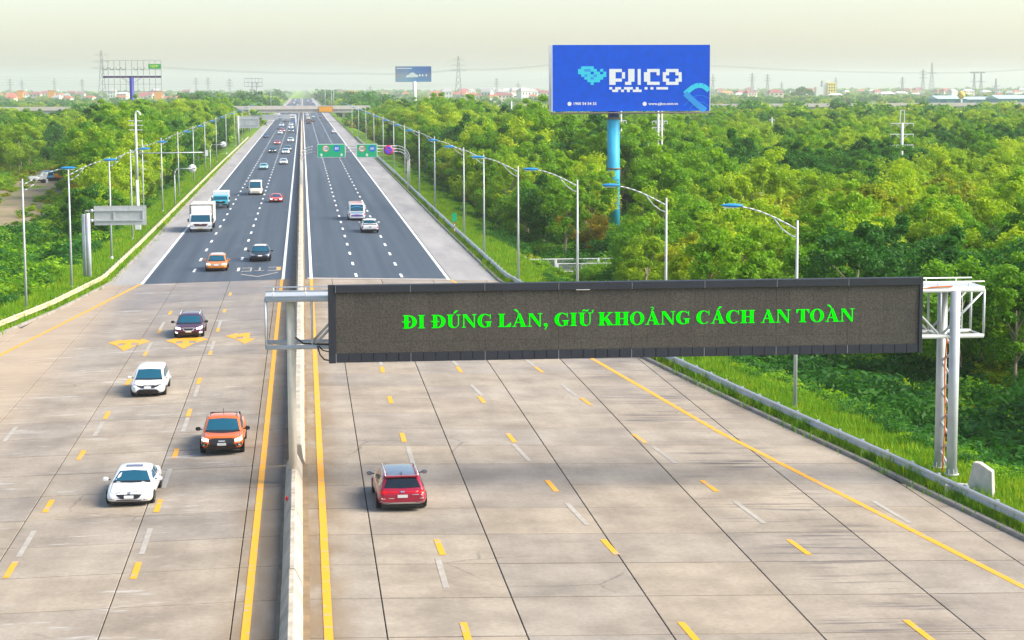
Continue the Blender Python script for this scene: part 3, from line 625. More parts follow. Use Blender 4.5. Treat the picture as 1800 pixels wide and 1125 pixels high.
# kilometre marker
b = at(799, 415, 213); t = thing('kilometre_marker', 'small green marker plate on red and white banded post by right kerb', 'marker', (b.x, 213, crown(b.x)))
mm = MB()
for i in range(7): mm = MB(); mm.tube((0, 0, i * .26 - (.2 if i == 0 else 0)), (0, 0, (i + 1) * .26), .05, n=8); mm.build('post_band', mat('marker_red', (.65, .03, .02), .5) if i % 2 else M_WHITEM, t)
mm = MB(); mm.box(-.24, .24, -.06, -.02, 1.55, 2.45); mm.build('plate', mat('sign_green', (.0, .42, .18), .45), t, .01)
# green lane sign arch
AY = 305; t = thing('sign_arch', 'pale tubular arch gantry carrying the green speed signs over right carriageway', 'gantry', (7.5, AY, 0)); M_SG = mat('sign_green', (0, .42, .18), .45)
def arch_pt(z, r_): 
    pts = [(-.45, 0), (-.42, z - 1.2), (-.1, z - .35), (.7, z)] if False else None
xA, xB = -.42, gx(723, AY); zb1, zb2 = at(600, 257, AY).z, at(600, 267, AY).z
for zz, ins in ((zb1, 0), ((zb1 + zb2) / 2, .3), (zb2, .6)):
    m = MB(); rr = 1.9 - ins * .8; pts = [(xA + ins * .6, 0, -.1)] + [(xA + ins * .6 + rr * (1 - math.cos(a)), 0, zz - rr + rr * math.sin(a)) for a in [R(15 * k) for k in range(7)]] + [(xB - ins * .6 - rr * (1 - math.cos(a)), 0, zz - rr + rr * math.sin(a)) for a in [R(90 - 15 * k) for k in range(7)]] + [(xB - ins * .6, 0, -.6)]
    m.path([(p_[0] - 7.5, 0, p_[2]) for p_ in pts], .055, 6); m.build('arch_tube', M_SIGNGREY, t)
for k in range(14): x = xA + 2.2 + k * (xB - xA - 4.4) / 13 - 7.5; m = MB(); m.tube((x, 0, zb1), (x, 0, zb2), .035, n=5); m.build('strut', M_SIGNGREY, t)
M_RING = mat('sign_red', (.62, .02, .02), .45); M_SBLUE = mat('sign_blue', (.01, .16, .62), .45); M_SW = mat('sign_white', (.82, .82, .82), .45); M_INK = mat('sign_ink', (.02, .02, .02), .5); M_RINGO = mat('sign_orange_red', (.75, .14, .02), .45)
def green_board(label, px0, px1, py0, py1, a, b, arrows):
    A, B = at(px0, py1, AY - .4), at(px1, py0, AY - .4); t = thing('speed_sign', label, 'road sign', ((A.x + B.x) / 2, AY - .25, A.z)); w, h = B.x - A.x, B.z - A.z
    m = MB(); m.box(-w / 2, w / 2, 0, .08, 0, h); m.build('border', M_SW, t, .01); m = MB(); m.box(-w / 2 + .07, w / 2 - .07, -.02, .02, .07, h - .07); m.build('panel', M_SG, t)
    m = MB(); m.box(-w * .3, w * .3, .08, .25, h * .5, h * .56); m.build('bracket', M_STEEL, t)
    for txt, u, kind in ((a, -.2 if arrows == 2 else -.24, 0), (b, .19 if arrows == 2 else .26, 1)):
        cx, cz, r = u * w, h * .66, h * .25
        m = MB(); m.disc((cx, -.025, cz), r); d_ = m.build('speed_disc', M_RINGO if kind == 0 else M_SBLUE, t)
        if kind == 0: m = MB(); m.disc((cx, -.030, cz), r * .80); m.build('disc_field', M_SW, d_)
        text_on(txt, 'figures', r * 1.1, M_INK if kind == 0 else M_SW, d_, (cx, -.038, cz), r * (1.25 if len(txt) == 3 else 1.1), .008)
    for u in ((-.36, .36) if arrows == 2 else (0,)):
        cx = u * w; m = MB(); m.add([(cx - .10, -.03, h * .3), (cx - .10, -.03, h * .2), (cx - .26, -.03, h * .22), (cx, -.03, h * .06), (cx + .26, -.03, h * .22), (cx + .10, -.03, h * .2), (cx + .10, -.03, h * .3)], [tuple(range(7))]); m.build('lane_arrow', M_SW, t)
green_board('wide green lane sign showing 120 and 80 with two arrows on arch', 558, 607, 253, 277, '120', '80', 2); green_board('narrow green lane sign showing 100 and 60 with one arrow on arch', 627, 663, 253, 277, '100', '60', 1)
c = at(683, 264, AY - .4); t = thing('no_stopping_sign', 'round blue and red no stopping sign hung on the tubular arch', 'road sign', (c.x, AY - .3, c.z)); r = 8.6 * AY / F
m = MB(); m.tube((0, 0, 0), (0, .05, 0), r, n=24); m.build('red_rim', mat('sign_magenta', (.60, .02, .10), .45), t); m = MB(); m.disc((0, -.012, 0), r * .74); m.build('blue_field', mat('sign_violet', (.10, .06, .70), .45), t)
for s_ in (1,): m = MB(); m.add([(u, -.02, v) for u, v in bar((-r * .6, s_ * r * .6), (r * .6, -s_ * r * .6), r * .2)], [(0, 1, 2, 3)]); m.build('cross_bar', MATS['sign_magenta'], t)
m = MB(); m.box(-.05, .05, .05, .3, -.1, r * .9); m.build('hanger', M_STEEL, t)
# far gantry over the left carriageway
GX, GY_ = 0, 690; t = thing('far_gantry', 'grey box gantry with sign backs over left carriageway short of the overpass', 'gantry', (-8, GY_, 0)); x0, x1 = gx(462, GY_) + 8 - 3.2, gx(527, GY_) + 8; zt, zb = at(490, 202.5, GY_).z, at(490, 206.5, GY_).z
for z in (zt, zb):
    for y in (-.6, .6): m = MB(); m.tube((x0, y, z), (x1, y, z), .12, n=6); m.build('beam', M_GALV, t)
for i in range(12): x = x0 + (x1 - x0) * i / 11; m = MB(); m.tube((x, -.6, zb if i % 2 else zt), (min(x1, x + (x1 - x0) / 11), -.6, zt if i % 2 else zb), .07, n=5); m.build('brace', M_GALV, t)
for x in (x0 + .2, x1 - .2): m = MB(); m.tube((x, 0, -.8), (x, 0, zt), .22, .2, 8); m.build('leg', M_GALV, t)
for a, b in ((.27, .62), (.70, .86)): m = MB(); m.box(x0 + (x1 - x0) * a, x0 + (x1 - x0) * b, -.7, -.62, zb - .7, zt + .2); m.build('sign_back', M_SIGNGREY, t)

# ================================================================== billboards
M_BBLUE = None
def make_bbmat():
    m, n, l, b = node_mat('billboard_blue'); geo = n.new('ShaderNodeNewGeometry'); nz = noise_at(n, l, geo.outputs['Position'], 1.2, 5)
    l.new(ramp(n, l, nz, [(.3, (.0005, .080, .62)), (.7, (.001, .10, .78))]), b.inputs['Base Color']); b.inputs['Roughness'].default_value = .6; b.inputs['Specular IOR Level'].default_value = .15; return m
M_BB = make_bbmat(); BY = 250; A, B = at(971, 196, BY), at(1247, 196, BY); bw = B.x - A.x; bh = 8.3
t = thing('billboard', 'huge deep blue billboard on thick sky-blue pillar above the trees', 'billboard', (at(1078, 360, BY + 1.2).x, BY + 1.2, FLOOR)); o = Vector(t.location); bx0 = A.x - o.x; bz0 = A.z - o.z; by = -1.2
M_CYAN = mat('pillar_cyan', (.04, .50, .80), .5, var=.15, vscale=.7)
m = MB(); m.tube((0, 0, -.5), (0, 0, bz0 - .9), .84, .78, 24); m.build('pillar', M_CYAN, t)
for zz in (bz0 * .52, bz0 - 1.0): m = MB(); m.tube((0, 0, zz), (0, 0, zz + .18), .92, .92, 24); m.build('collar', mat('rusty_collar', (.25, .17, .10), .8), t)
m = MB(); m.tube((0, 0, bz0 - .9), (0, 0, bz0 + .4), .70, .70, 16); m.build('neck', mat('navy_neck', (.01, .05, .3), .5), t)
m = MB(); m.box(bx0, bx0 + bw, by, by + .3, bz0, bz0 + bh); m.build('face_panel', M_BB, t); m = MB(); m.box(bx0, bx0 + bw, 2.1, 2.4, bz0, bz0 + bh); m.build('back_panel', M_WHITEM, t)
for xx in (bx0 - .09, bx0 + bw + .01): m = MB(); m.box(xx, xx + .1, by - .02, by + .36, bz0 - .06, bz0 + bh); m.build('edge_trim', M_WHITEM, t)
m = MB(); m.box(bx0 - .05, bx0 + bw + .05, -.3, .3, bz0 - .35, bz0 - .12); m.build('main_beam', M_STEEL, t)
for i in range(16): x = bx0 + .3 + (bw - .6) * i / 15; m = MB(); m.tube((x, by - .1, bz0 - .18), (x, 2.2, bz0 - .18), .06, n=5); m.build('cross_tube', mat('tan_steel', (.45, .34, .22), .7), t)
m = MB(); m.box(bx0 - .1, bx0 + bw + .1, by - .55, by - .02, bz0 - .22, bz0 - .16); m.build('catwalk', mat('tan_steel', (.45, .34, .22), .7), t)
def bb(px, py): p = at(px, py, BY); return (p.x - o.x, p.z - o.z)
M_LCY = mat('print_cyan', (.03, .62, .82), .5); M_LWH = mat('print_white', (.85, .85, .88), .5); M_LSKY = mat('print_sky', (.02, .30, .80), .5)
def cells(rows, px0, py0, cw, ch, name, m_, dy=by - .02):
    m = MB()
    for r_, row in enumerate(rows):
        for c_, ch_ in enumerate(row):
            if ch_ == 'X': a = bb(px0 + c_ * cw, py0 + (r_ + 1) * ch); b = bb(px0 + (c_ + 1) * cw, py0 + r_ * ch); m.add([(a[0], dy, a[1]), (b[0], dy, a[1]), (b[0], dy, b[1]), (a[0], dy, b[1])], [(0, 1, 2, 3)])
    return m.build(name, m_, t)
cw, chh = 33.2 / 6, 28 / 6
cells(['.XXXX....', 'XX..XX.X.', 'XXXX.XX.X', '.X.XX.XXX', '..XX.XXX.', '...XXXX..', '....X....'], 1016, 116.6, cw, chh, 'heart_emblem', M_LCY)
cells(['.........', '..XX.....', '.........', '..X..X...', '....X....'], 1016, 116.6, cw, chh, 'heart_shade', M_LSKY, by - .022)
cells(['XXXX..XX.X..XXXX..XXXX..', 'XX..X.XX.X.XX..X.XX..XX.', 'XX..X.XX.X.XX....X....X.', 'XXXX..XX.X.XX....XX..XX.', 'XX...XX..X..XXXX..XXXX..'], 1071, 121.2, cw, 28 / 6 * 1.2, 'brand_letters', M_LWH)
cells(['X.XX.XXX.X..X.X.XXXX', '.XX.X.X.XXX.........'], 1071, 153, 31 / 6, 4.4, 'slogan', M_LWH)
for txt, pa, pb, py in (('1900 54 54 55', 1008, 1048, 182.5), ('www.pjico.com.vn', 1140, 1192, 182.5)):
    a, b = bb(pa, py), bb(pb, py); text_on(txt, 'contact_text', .5, M_LWH, t, ((a[0] + b[0]) / 2, by - .02, a[1]), b[0] - a[0], .012, .95)
    m = MB(); m.disc((a[0] - .5, by - .02, a[1]), .26, n=16); m.build('contact_icon', M_LWH, t)
def swoosh(pts, w, m_, dy):
    q = [bb(*p) for p in pts]; m = MB()
    for i in range(len(q) - 1):
        d = bar(q[i], q[i + 1], w if not isinstance(w, list) else w[i]); m.add([(u, dy - .0006 * i, v) for u, v in d], [(0, 1, 2, 3)])
    m.build('swoosh', m_, t)
swoosh([(1204, 165), (1212, 158), (1220, 152), (1228, 150), (1236, 151), (1243, 156), (1246, 159)], .62, M_LCY, by - .02); swoosh([(1204, 164), (1214, 173), (1226, 184), (1240, 194)], .75, M_LSKY, by - .03)
swoosh([(1202, 186), (1212, 176), (1224, 168), (1236, 168), (1246, 173)], .05, M_LSKY, by - .04); swoosh([(1214, 192), (1214, 188), (1226, 179), (1236, 180), (1246, 187)], .05, M_LSKY, by - .045)
# small landscape billboard far off
LY = 1110; A, B = at(695, 143, LY), at(758, 116.5, LY); t = thing('billboard', 'distant blue billboard with pale car picture on slim pole', 'billboard', (at(729, 180, LY).x, LY, FLOOR)); o = Vector(t.location)
def make_ad():
    m, n, l, b = node_mat('ad_print'); tc = n.new('ShaderNodeTexCoord'); sp = n.new('ShaderNodeSeparateXYZ'); l.new(tc.outputs['Generated'], sp.inputs[0])
    c = ramp(n, l, sp.outputs[0], [(0, (.30, .26, .26)), (.3, (.22, .30, .40)), (.6, (.02, .12, .38)), (1, (.02, .06, .30))]); c2 = ramp(n, l, sp.outputs[2], [(0, (.05, .35, .65)), (.35, (.25, .3, .38)), (.7, (.02, .14, .42)), (1, (.03, .16, .42))]); l.new(mix(n, l, .5, c, c2), b.inputs['Base Color']); return m
m = MB(); m.box(A.x - o.x, B.x - o.x, -.4, .4, A.z - o.z, B.z - o.z); m.build('face_panel', make_ad(), t)
w_, h_ = B.x - A.x, B.z - A.z; ax, az = A.x - o.x, A.z - o.z; ad_t = t
car = [(.28, .25), (.32, .42), (.38, .45), (.43, .58), (.52, .58), (.57, .46), (.63, .42), (.63, .28)]; m = MB(); m.add([(ax + w_ * u, -.45, az + h_ * v) for u, v in car], [tuple(range(8))]); m.build('printed_car', mat('print_grey', (.62, .66, .70), .5), t)
m = MB()
for u in (.66, .74, .84): m.add([(ax + w_ * (u + a), -.45, az + h_ * (.34 + b)) for a, b in ((0, 0), (.035, 0), (.035, .12), (0, .12))], [(0, 1, 2, 3)])
for u in range(6): m.add([(ax + w_ * (.05 + u * .07 + a), -.45, az + h_ * (.84 + b)) for a, b in ((0, 0), (.05, 0), (.05, .05), (0, .05))], [(0, 1, 2, 3)])
m.build('printed_words', M_LWH, t); m = MB(); m.tube((0, 0, -.5), (0, 0, az), 1.15, 1.0, 12); m.build('pole', mat('pale_pole', (.62, .62, .60), .5), t)
m = MB(); m.box(ax, ax + w_, -.6, .6, az - .4, az); m.build('main_beam', M_STEEL, t)
# bare billboard frame on blue pole
SY = 680; t = thing('bare_billboard', 'stripped billboard frame on dark blue pole with torn green panel', 'billboard', (at(233, 205, SY).x, SY, FLOOR)); o = Vector(t.location); M_NAVY = mat('navy_pole', (.03, .04, .30), .5, var=.15, vscale=.5)
def sb(px, py): p = at(px, py, SY); return p.x - o.x, p.z - o.z
x0, z0 = sb(181, 161); x1, z1 = sb(283, 106); _, zb = sb(233, 135)
m = MB(); m.tube((0, 0, -.5), (0, 0, zb - .3), .80, .74, 16); m.build('pole', M_NAVY, t); m = MB(); m.box(x0 + .2, x1, -.35, .35, zb - .35, zb + .3); m.build('main_beam', mat('purple_beam', (.06, .02, .12), .5), t)
for i in range(11): x = x0 + (x1 - x0) * i / 10; m = MB(); m.tube((x, -.5, z0), (x, -.5, z1), .09, n=5); m.build('frame_post', mat('frame_grey', (.28, .29, .30), .6), t)
for zz in (z0, z1, sb(233, 122)[1], sb(233, 148)[1]): m = MB(); m.tube((x0, -.5, zz), (x1, -.5, zz), .06, n=5); m.build('frame_rail', MATS['frame_grey'], t)
for s_ in (-1, 1): m = MB(); m.tube((0, 0, zb - 2.4), (s_ * 3.2, 0, zb - .4), .08, n=5); m.build('brace', MATS['frame_grey'], t)
for i, u in enumerate((.05, .16, .27, .36, .57, .68)): 
    m = MB(); xx = x0 + (x1 - x0) * u; zz = sb(233, 121)[1]; m.path([(xx - .8, -.56, zz + .5), (xx - .3, -.56, zz - .3), (xx + .3, -.56, zz - .35), (xx + .9, -.56, zz + .45)], .09, 4); m.build('torn_strip', mat('torn_grey', (.12, .14, .13), .8), t)
xa, za = sb(261, 121); xb, zb2 = sb(283, 112.5); m = MB(); m.box(xa, xb, -.7, -.6, za, zb2); g_ = m.build('green_panel', mat('panel_green', (.01, .36, .07), .5), t)
text_on('VEPP', 'panel_letters', 1.2, mat('lime_print', (.55, .75, .12), .5), g_, (xa + (xb - xa) * .45, -.73, (za + zb2) / 2), (xb - xa) * .72, .05)
# second bare frame farther off
SY = 1500; t = thing('bare_billboard', 'empty grey billboard frame on two thin poles far beyond the trees', 'billboard', (at(444, 172, SY).x, SY, FLOOR)); o = Vector(t.location)
x0, z0 = sb(430, 152); x1, z1 = sb(461, 138)
for x in (0, sb(452, 150)[0]): m = MB(); m.tube((x, 0, -.5), (x, 0, z1 - 3), .7, .6, 8); m.build('pole', M_STEEL, t)
for zz in (z0, (z0 + z1) / 2, z1): m = MB(); m.tube((x0, -.6, zz), (x1, -.6, zz), .22, n=5); m.build('frame_rail', MATS['frame_grey'], t)
for i in range(6): x = x0 + (x1 - x0) * i / 5; m = MB(); m.tube((x, -.6, z0), (x, -.6, z1), .14, n=5); m.build('frame_post', MATS['frame_grey'], t)

# ================================================================== overpass
OY = 905; zt, zb = at(530, 186, OY).z, at(530, 196, OY).z; t = thing('overpass', 'long pale concrete overpass crossing the motorway beyond the traffic', 'bridge', (0, OY, 0)); M_OV = mat('overpass_concrete', (.52, .48, .44), .8, var=.15, vscale=.3)
m = MB(); m.box(-420, 420, -4, 4, zb, zb + 1.1); m.build('girder', M_OV, t); m = MB(); m.box(-420, 420, -4.6, -4.3, zb + 1.0, zt); m.build('parapet', mat('parapet_pale', (.66, .58, .52), .8, var=.1, vscale=.3), t); m = MB(); m.box(-420, 420, 4.3, 4.6, zb + 1.0, zt); m.build('parapet', MATS['parapet_pale'], t)
m = MB(); m.box(-420, 420, -4.3, 4.3, zb + 1.1, zb + 1.35); m.build('deck', M_ASPH, t); m = MB(); m.box(-420, 420, -4.2, -3.9, zb - .5, zb - .003); m.build('lower_beam', M_OV, t)
for x in (-19.5, -.45, 18.5) + tuple(-19.5 - 26 * k for k in range(1, 15)) + tuple(18.5 + 26 * k for k in range(1, 15)): m = MB(); m.box(x - .5, x + .5, -3, 3, FLOOR - .5 if abs(x) > 15 else -.2, zb + .01); m.build('pier', M_OV, t)
A, B = at(560.5, 197, OY - 5), at(585, 187, OY - 5); t = thing('orange_signboard', 'plain bright orange signboard hung on the overpass parapet above right shoulder', 'sign', ((A.x + B.x) / 2, OY - 4.75, A.z)); m = MB(); m.box(A.x - (A.x + B.x) / 2, B.x - (A.x + B.x) / 2, -.15, .10, 0, B.z - A.z); m.build('board', mat('orange_board', (.85, .36, .01), .5), t, .2, 2); m = MB(); m.box(-2.4, 2.4, .1, .22, .8, 1.0); m.build('fixing_rail', M_STEEL, t)
for px in (476, 572, 583, 587): # lamp columns on the overpass
    b = at(px, 190, OY - 3); tt = thing('overpass_lamp', 'thin pale lamp column standing on the overpass deck', 'street lamp', (b.x, OY + 3, zb + 1.3), 0, 'lamp columns on the overpass'); m = MB(); m.tube((0, 0, 0), (0, 0, 8.2), .16, .1, 6); m.build('column', M_GALVP, tt); m = MB(); m.tube((0, 0, 8.1), (1.2, 0, 8.3), .08, n=5); m.build('arm', M_GALVP, tt)
for px in (756, 795, 838, 884):
    b = at(px, 190, OY - 3); tt = thing('overpass_lamp', 'thin pale lamp column standing on the overpass above the right wood', 'street lamp', (b.x, OY + 3, zb + 1.3), 0, 'lamp columns on overpass right'); m = MB(); m.tube((0, 0, 0), (0, 0, 5.2), .16, .1, 6); m.build('column', M_GALVP, tt); m = MB(); m.tube((0, 0, 5.1), (1.0, 0, 5.2), .08, n=5); m.build('arm', M_GALVP, tt)

# ================================================================== power poles and pylons
def hv_pole(px, py_top, Y, arms, arm_w, label, r=.2, top_frame=True, name='power_pole'):
    b = at(px, py_top, Y); t = thing(name, label, 'power pole', (b.x, Y, FLOOR)); H = b.z - FLOOR; M_ = mat('pole_white', (.72, .71, .68), .6, var=.08, vscale=1)
    zs_ = [at(px, a, Y).z - FLOOR for a in arms]; base_top = (zs_[0] + .05) if top_frame else H
    m = MB(); m.tube((0, 0, -.5), (0, 0, base_top), r * 1.25, r, 8); m.build('shaft', M_, t)
    if top_frame:
        for s_ in (-1, 1): m = MB(); m.box(s_ * .32 - .07, s_ * .32 + .07, -.07, .07, zs_[0], H); m.build('top_frame', M_, t)
        m = MB(); m.box(-.25, .25, -.06, .06, H - .12, H); m.build('top_frame', M_, t)
    for z in zs_:
        m = MB(); m.box(-arm_w, arm_w, -.08, .08, z - .07, z + .07); m.build('cross_arm', M_, t)
        for s_ in (-1, 1): m = MB(); m.tube((s_ * .1, 0, z - .75), (s_ * arm_w * .55, 0, z - .06), .05, n=5); m.build('arm_brace', M_, t)
        m = MB()
        for s_ in (-1, 1): m.tube((s_ * arm_w * .96, 0, z - .07), (s_ * arm_w * .96, 0, z - .45), .05, n=5)
        m.build('insulators', M_, t)
    return t
hv_pole(1586.5, 193, 300, (217, 236, 255), 1.85, 'white power pole with three cross-arms rising from the wood')
hv_pole(1157, 190, 300, (213, 224), .9, 'thin twin power pole behind the blue billboard, thicker shaft', .16, False); hv_pole(1163.5, 190, 303, (213,), .9, 'thin pale power pole close beside the thick shaft behind billboard', .13, False)
hv_pole(1092, 190, 290, (212,), .8, 'thin pale power pole right behind the sky-blue pillar', .10, False); hv_pole(1337, 338, 190, (372,), .5, 'short white concrete post among trees near a lamp arm', .16, False); hv_pole(1357, 206, 480, (210,), .6, 'slender pole far out in the right-hand wood', .12, False)
hv_pole(899, 178, 700, (181,), 1.2, 'pale pole with small cross-arm above the trees left of billboard', .22, False)
M_PYL = mat('pylon_steel', (.36, .36, .37), .6, .2)
def pylon(px, py_top, py_base, Y, label, arms=3, wide=1.0, twin=False):
    b = at(px, py_base, Y); tp = at(px, py_top, Y); t = thing('pylon', label, 'pylon', (b.x, Y, FLOOR)); H = tp.z - FLOOR; bw_ = max(2.2, H * .085) * wide; tw = bw_ * .28; rr = max(.10, Y * .00010)
    def w(z): return bw_ + (tw - bw_) * min(1, z / (H * .72)) if z < H * .72 else tw * (1 - .6 * (z - H * .72) / (H * .28))
    for s_ in (-1, 1):
        for q in (-1, 1): m = MB(); m.path([(s_ * w(z), q * w(z), z) for z in (0, H * .25, H * .5, H * .72, H)], rr, 4); m.build('leg', M_PYL, t)
    m = MB(); nb = 9
    for i in range(nb):
        z0, z1 = H * i / nb, H * (i + 1) / nb
        for q in (-1, 1): m.tube((-w(z0), q * w(z0), z0), (w(z1), q * w(z1), z1), rr * .6, n=4); m.tube((w(z0), q * w(z0), z0), (-w(z1), q * w(z1), z1), rr * .6, n=4)
    m.build('bracing', M_PYL, t)
    for k in range(arms):
        z = H * (.72 + .1 * k); aw = bw_ * (1.7 - .25 * k); m = MB()
        for s_ in (-1, 1): m.tube((0, 0, z), (s_ * aw, 0, z + .3), rr * .8, n=4); m.tube((0, 0, z + H * .035), (s_ * aw, 0, z + .3), rr * .6, n=4)
        m.build('cross_arm', M_PYL, t)
    return t
PYL = [(806, 98, 168, 1500, 'tall steel lattice pylon standing by the small landscape billboard', 3), (180, 88, 168, 1300, 'tall steel lattice pylon beside the stripped billboard frame', 3), (18, 138, 162, 2600, 'grey lattice pylon above the houses, outermost past the clearing', 3), (39, 139, 160, 3000, 'thin lattice pylon by the first orange rooftop', 2), (96, 137, 160, 3000, 'thin lattice pylon over the second orange rooftop', 2), (145, 139, 161, 2700, 'grey lattice pylon midway between orange roof and stripped billboard', 3),
       (345, 136, 162, 2700, 'grey lattice pylon over red-roofed hamlet', 3), (366, 136, 162, 2600, 'grey lattice pylon close to the thin one over red-roofed hamlet', 3), (404, 138, 170, 2000, 'broad-footed lattice pylon left of the empty twin-pole frame', 3), (1322, 128, 160, 2400, 'slim double-armed lattice pylon right of the blue billboard', 3), (1349, 130, 160, 2500, 'slim lattice pylon over maroon roofs near the billboard', 3), (1469, 136, 160, 2600, 'thin pylon standing behind the yellow tower block', 2),
       (1586, 135, 160, 2300, 'grey pylon straight behind the white three-armed pole', 3), (1622, 122, 160, 2200, 'tall grey pylon left of the mesh tower', 3), (1637.5, 110, 158, 2200, 'tallest slim mesh tower with dark top', 1), (1712, 128, 165, 1700, 'twin-column pylon, left column, by the blue sheds', 1), (1724, 128, 165, 1705, 'twin-column pylon, right column, by the blue sheds', 1), (1750, 138, 170, 1600, 'bent-top pylon over the long blue shed', 1),
       (873, 137, 160, 2600, 'grey pylon over pale houses left of blue billboard', 3), (911, 144, 162, 2800, 'short thin pylon nearest blue billboard edge on its left', 2), (1253, 130, 160, 2600, 'faint pylon hugging right edge of blue billboard', 2), (651, 150, 168, 2600, 'small faint pylon over the wood left of landscape billboard', 2), (1374, 143, 158, 3000, 'squat faint pylon before the dark round tree', 2)]
for px, a, b, Y, lab, n_ in PYL: pylon(px, a, b, Y, lab, n_)
m = MB(); p1, p2 = at(1712, 127.5, 1702), at(1725, 127.5, 1702); tt = thing('pylon_beam', 'flat dark beam bridging the twin-column pylon tops', 'beam', (p1.x, 1702, p1.z)); m.box(-3, p2.x - p1.x + 3, -1, 1, -.6, .6); m.tube((0, 0, -.6), (0, 0, -2.5), .3, n=4); m.build('beam_truss', M_PYL, tt)
def wire(pts, Y, label, r=.09, sag=0):
    P = [at(px, py, Y) for px, py in pts]; o_ = P[0]; t = thing('power_line', label, 'power line', o_, 0, 'power lines across the sky'); m = MB()
    for i in range(len(P) - 1):
        a, b = P[i] - o_, P[i + 1] - o_; q = []
        for k in range(9): u = k / 8; v = a.lerp(b, u); v.z -= sag * 4 * u * (1 - u); q.append(v)
        m.path(q, r, 4)
    m.build('cable', M_PYL, t)
for k in range(3):
    wire([(283, 117 + k * 1.2), (640, 128 + k * 1.2), (806, 121 + k), (972, 112 + k)], 1500, 'dark bundled power cable sagging low across the pale sky', .07, 1.5); wire([(1247, 114 + k), (1640, 127 + k), (1850, 116 + k)], 1600, 'dark bundled power cable sagging low across the pale sky', .07, 1.5)
for k in range(4): wire([(-20, 134 + k * 5), (180, 137 + k * 5), (345, 141 + k * 4), (560, 148 + k * 2), (806, 146 + k * 2), (972, 138 + k * 3)], 2400, 'dark bundled power cable sagging low across the pale sky', .06, 1)
# ================================================================== vehicles
S = .77                                   # the photograph is squeezed in height: heights follow it
M_GLASS = mat('car_glass', (.010, .085, .14), .06, spec=.7); M_GLASSB = mat('car_glass_dark', (.006, .010, .016), .08, spec=.8); M_TYRE = mat('tyre', (.016, .016, .017), .85); M_RIM = mat('alloy', (.42, .43, .45), .3, .7)
M_CHROME = mat('chrome', (.75, .76, .78), .15, .9); M_LITE = mat('headlamp_lit', (.9, .9, .9), .1, emit=((1, .95, .88), 1.6)); M_LENS = mat('headlamp_off', (.55, .58, .62), .08, .3); M_TAIL = mat('tail_lamp', (.55, .006, .008), .2); M_PLATE = mat('plate_white', (.60, .60, .58), .5)
M_PLATEY = mat('plate_yellow', (.75, .55, .05), .5); M_SILV = mat('silver_trim', (.62, .62, .62), .35, .5)
def paint(name, c, rough=.28, coat=.6, metal=0): return mat('paint_' + name, c, rough, metal, coat=coat)
P_WHITE = paint('white', (.80, .80, .80)); P_ORANGE = paint('orange', (.68, .135, .012)); P_WINE = paint('wine', (.30, .005, .030)); P_MAROON = paint('maroon', (.09, .018, .045), metal=.2); P_BLACK = paint('black', (.012, .014, .018)); P_RED = paint('red', (.62, .05, .035)); P_TEAL = paint('teal', (.03, .42, .55)); P_MINT = paint('pale_teal', (.36, .62, .64))
P_GREY = paint('grey', (.16, .17, .20), metal=.3); P_NAVY = paint('navy', (.05, .05, .16)); P_CREAM = paint('cream', (.74, .70, .58)); P_SILVER = paint('silver', (.5, .51, .53), metal=.4); P_BROWN = paint('amber', (.62, .20, .02)); P_BLUE = paint('blue', (.04, .12, .40))
M_GREY_SEAM = mat('panel_gap', (.06, .06, .065), .8)
def interp(tab, t):
    for i in range(len(tab) - 1):
        (a, b), (c, d) = tab[i], tab[i + 1]
        if t <= c + 1e-9: u = max(0, (t - a) / (c - a)); u = u * u * (3 - 2 * u) * .5 + u * .5; return b + (d - b) * u
    return tab[-1][1]
STY = {
 'sedan': dict(L=4.62, W=1.80, top=[(0, .50), (.025, .66), (.08, .75), (.27, .93), (.34, .95), (.80, .98), (.86, 1.04), (.965, 1.02), (1, .80)], gh=(.265, .445, .73, .885), belt=.94, roof=1.44, rw=.62, bw=.93, wheel=(.17, .79, .325)),
 'suv': dict(L=4.70, W=1.88, top=[(0, .60), (.02, .84), (.06, .95), (.25, 1.06), (.32, 1.08), (.9, 1.10), (.975, 1.08), (1, .88)], gh=(.245, .40, .90, .975), belt=1.06, roof=1.70, sill=.07, rw=.68, bw=.93, wheel=(.18, .80, .37)),
 'mpv': dict(L=4.55, W=1.78, top=[(0, .55), (.02, .78), (.06, .88), (.22, 1.02), (.30, 1.04), (.9, 1.08), (.98, 1.06), (1, .86)], gh=(.215, .39, .93, .985), belt=1.02, roof=1.68, sill=.04, rw=.70, bw=.93, wheel=(.17, .81, .335)),
 'pickup': dict(L=5.30, W=1.88, top=[(0, .72), (.02, .95), (.05, 1.06), (.22, 1.14), (.30, 1.14), (.6, 1.14), (.62, 1.16), (.985, 1.16), (1, 1.02)], gh=(.225, .36, .60, .665), belt=1.13, roof=1.80, sill=.16, rw=.70, bw=.93, wheel=(.165, .78, .40)),
 'van': dict(L=5.4, W=1.92, top=[(0, .62), (.015, .98), (.04, 1.10), (.11, 1.25), (.16, 1.28), (.9, 1.28), (.99, 1.24), (1, 1.0)], gh=(.10, .21, .965, .995), belt=1.24, roof=2.25, rw=.82, bw=.96, wheel=(.16, .80, .36)),
}
HALF = [(0, 0), (.80, 0), (.95, .10), (1.0, .38), (.985, .60), (.945, .84), (.87, .955), (.62, 1.0), (0, 1.03)]
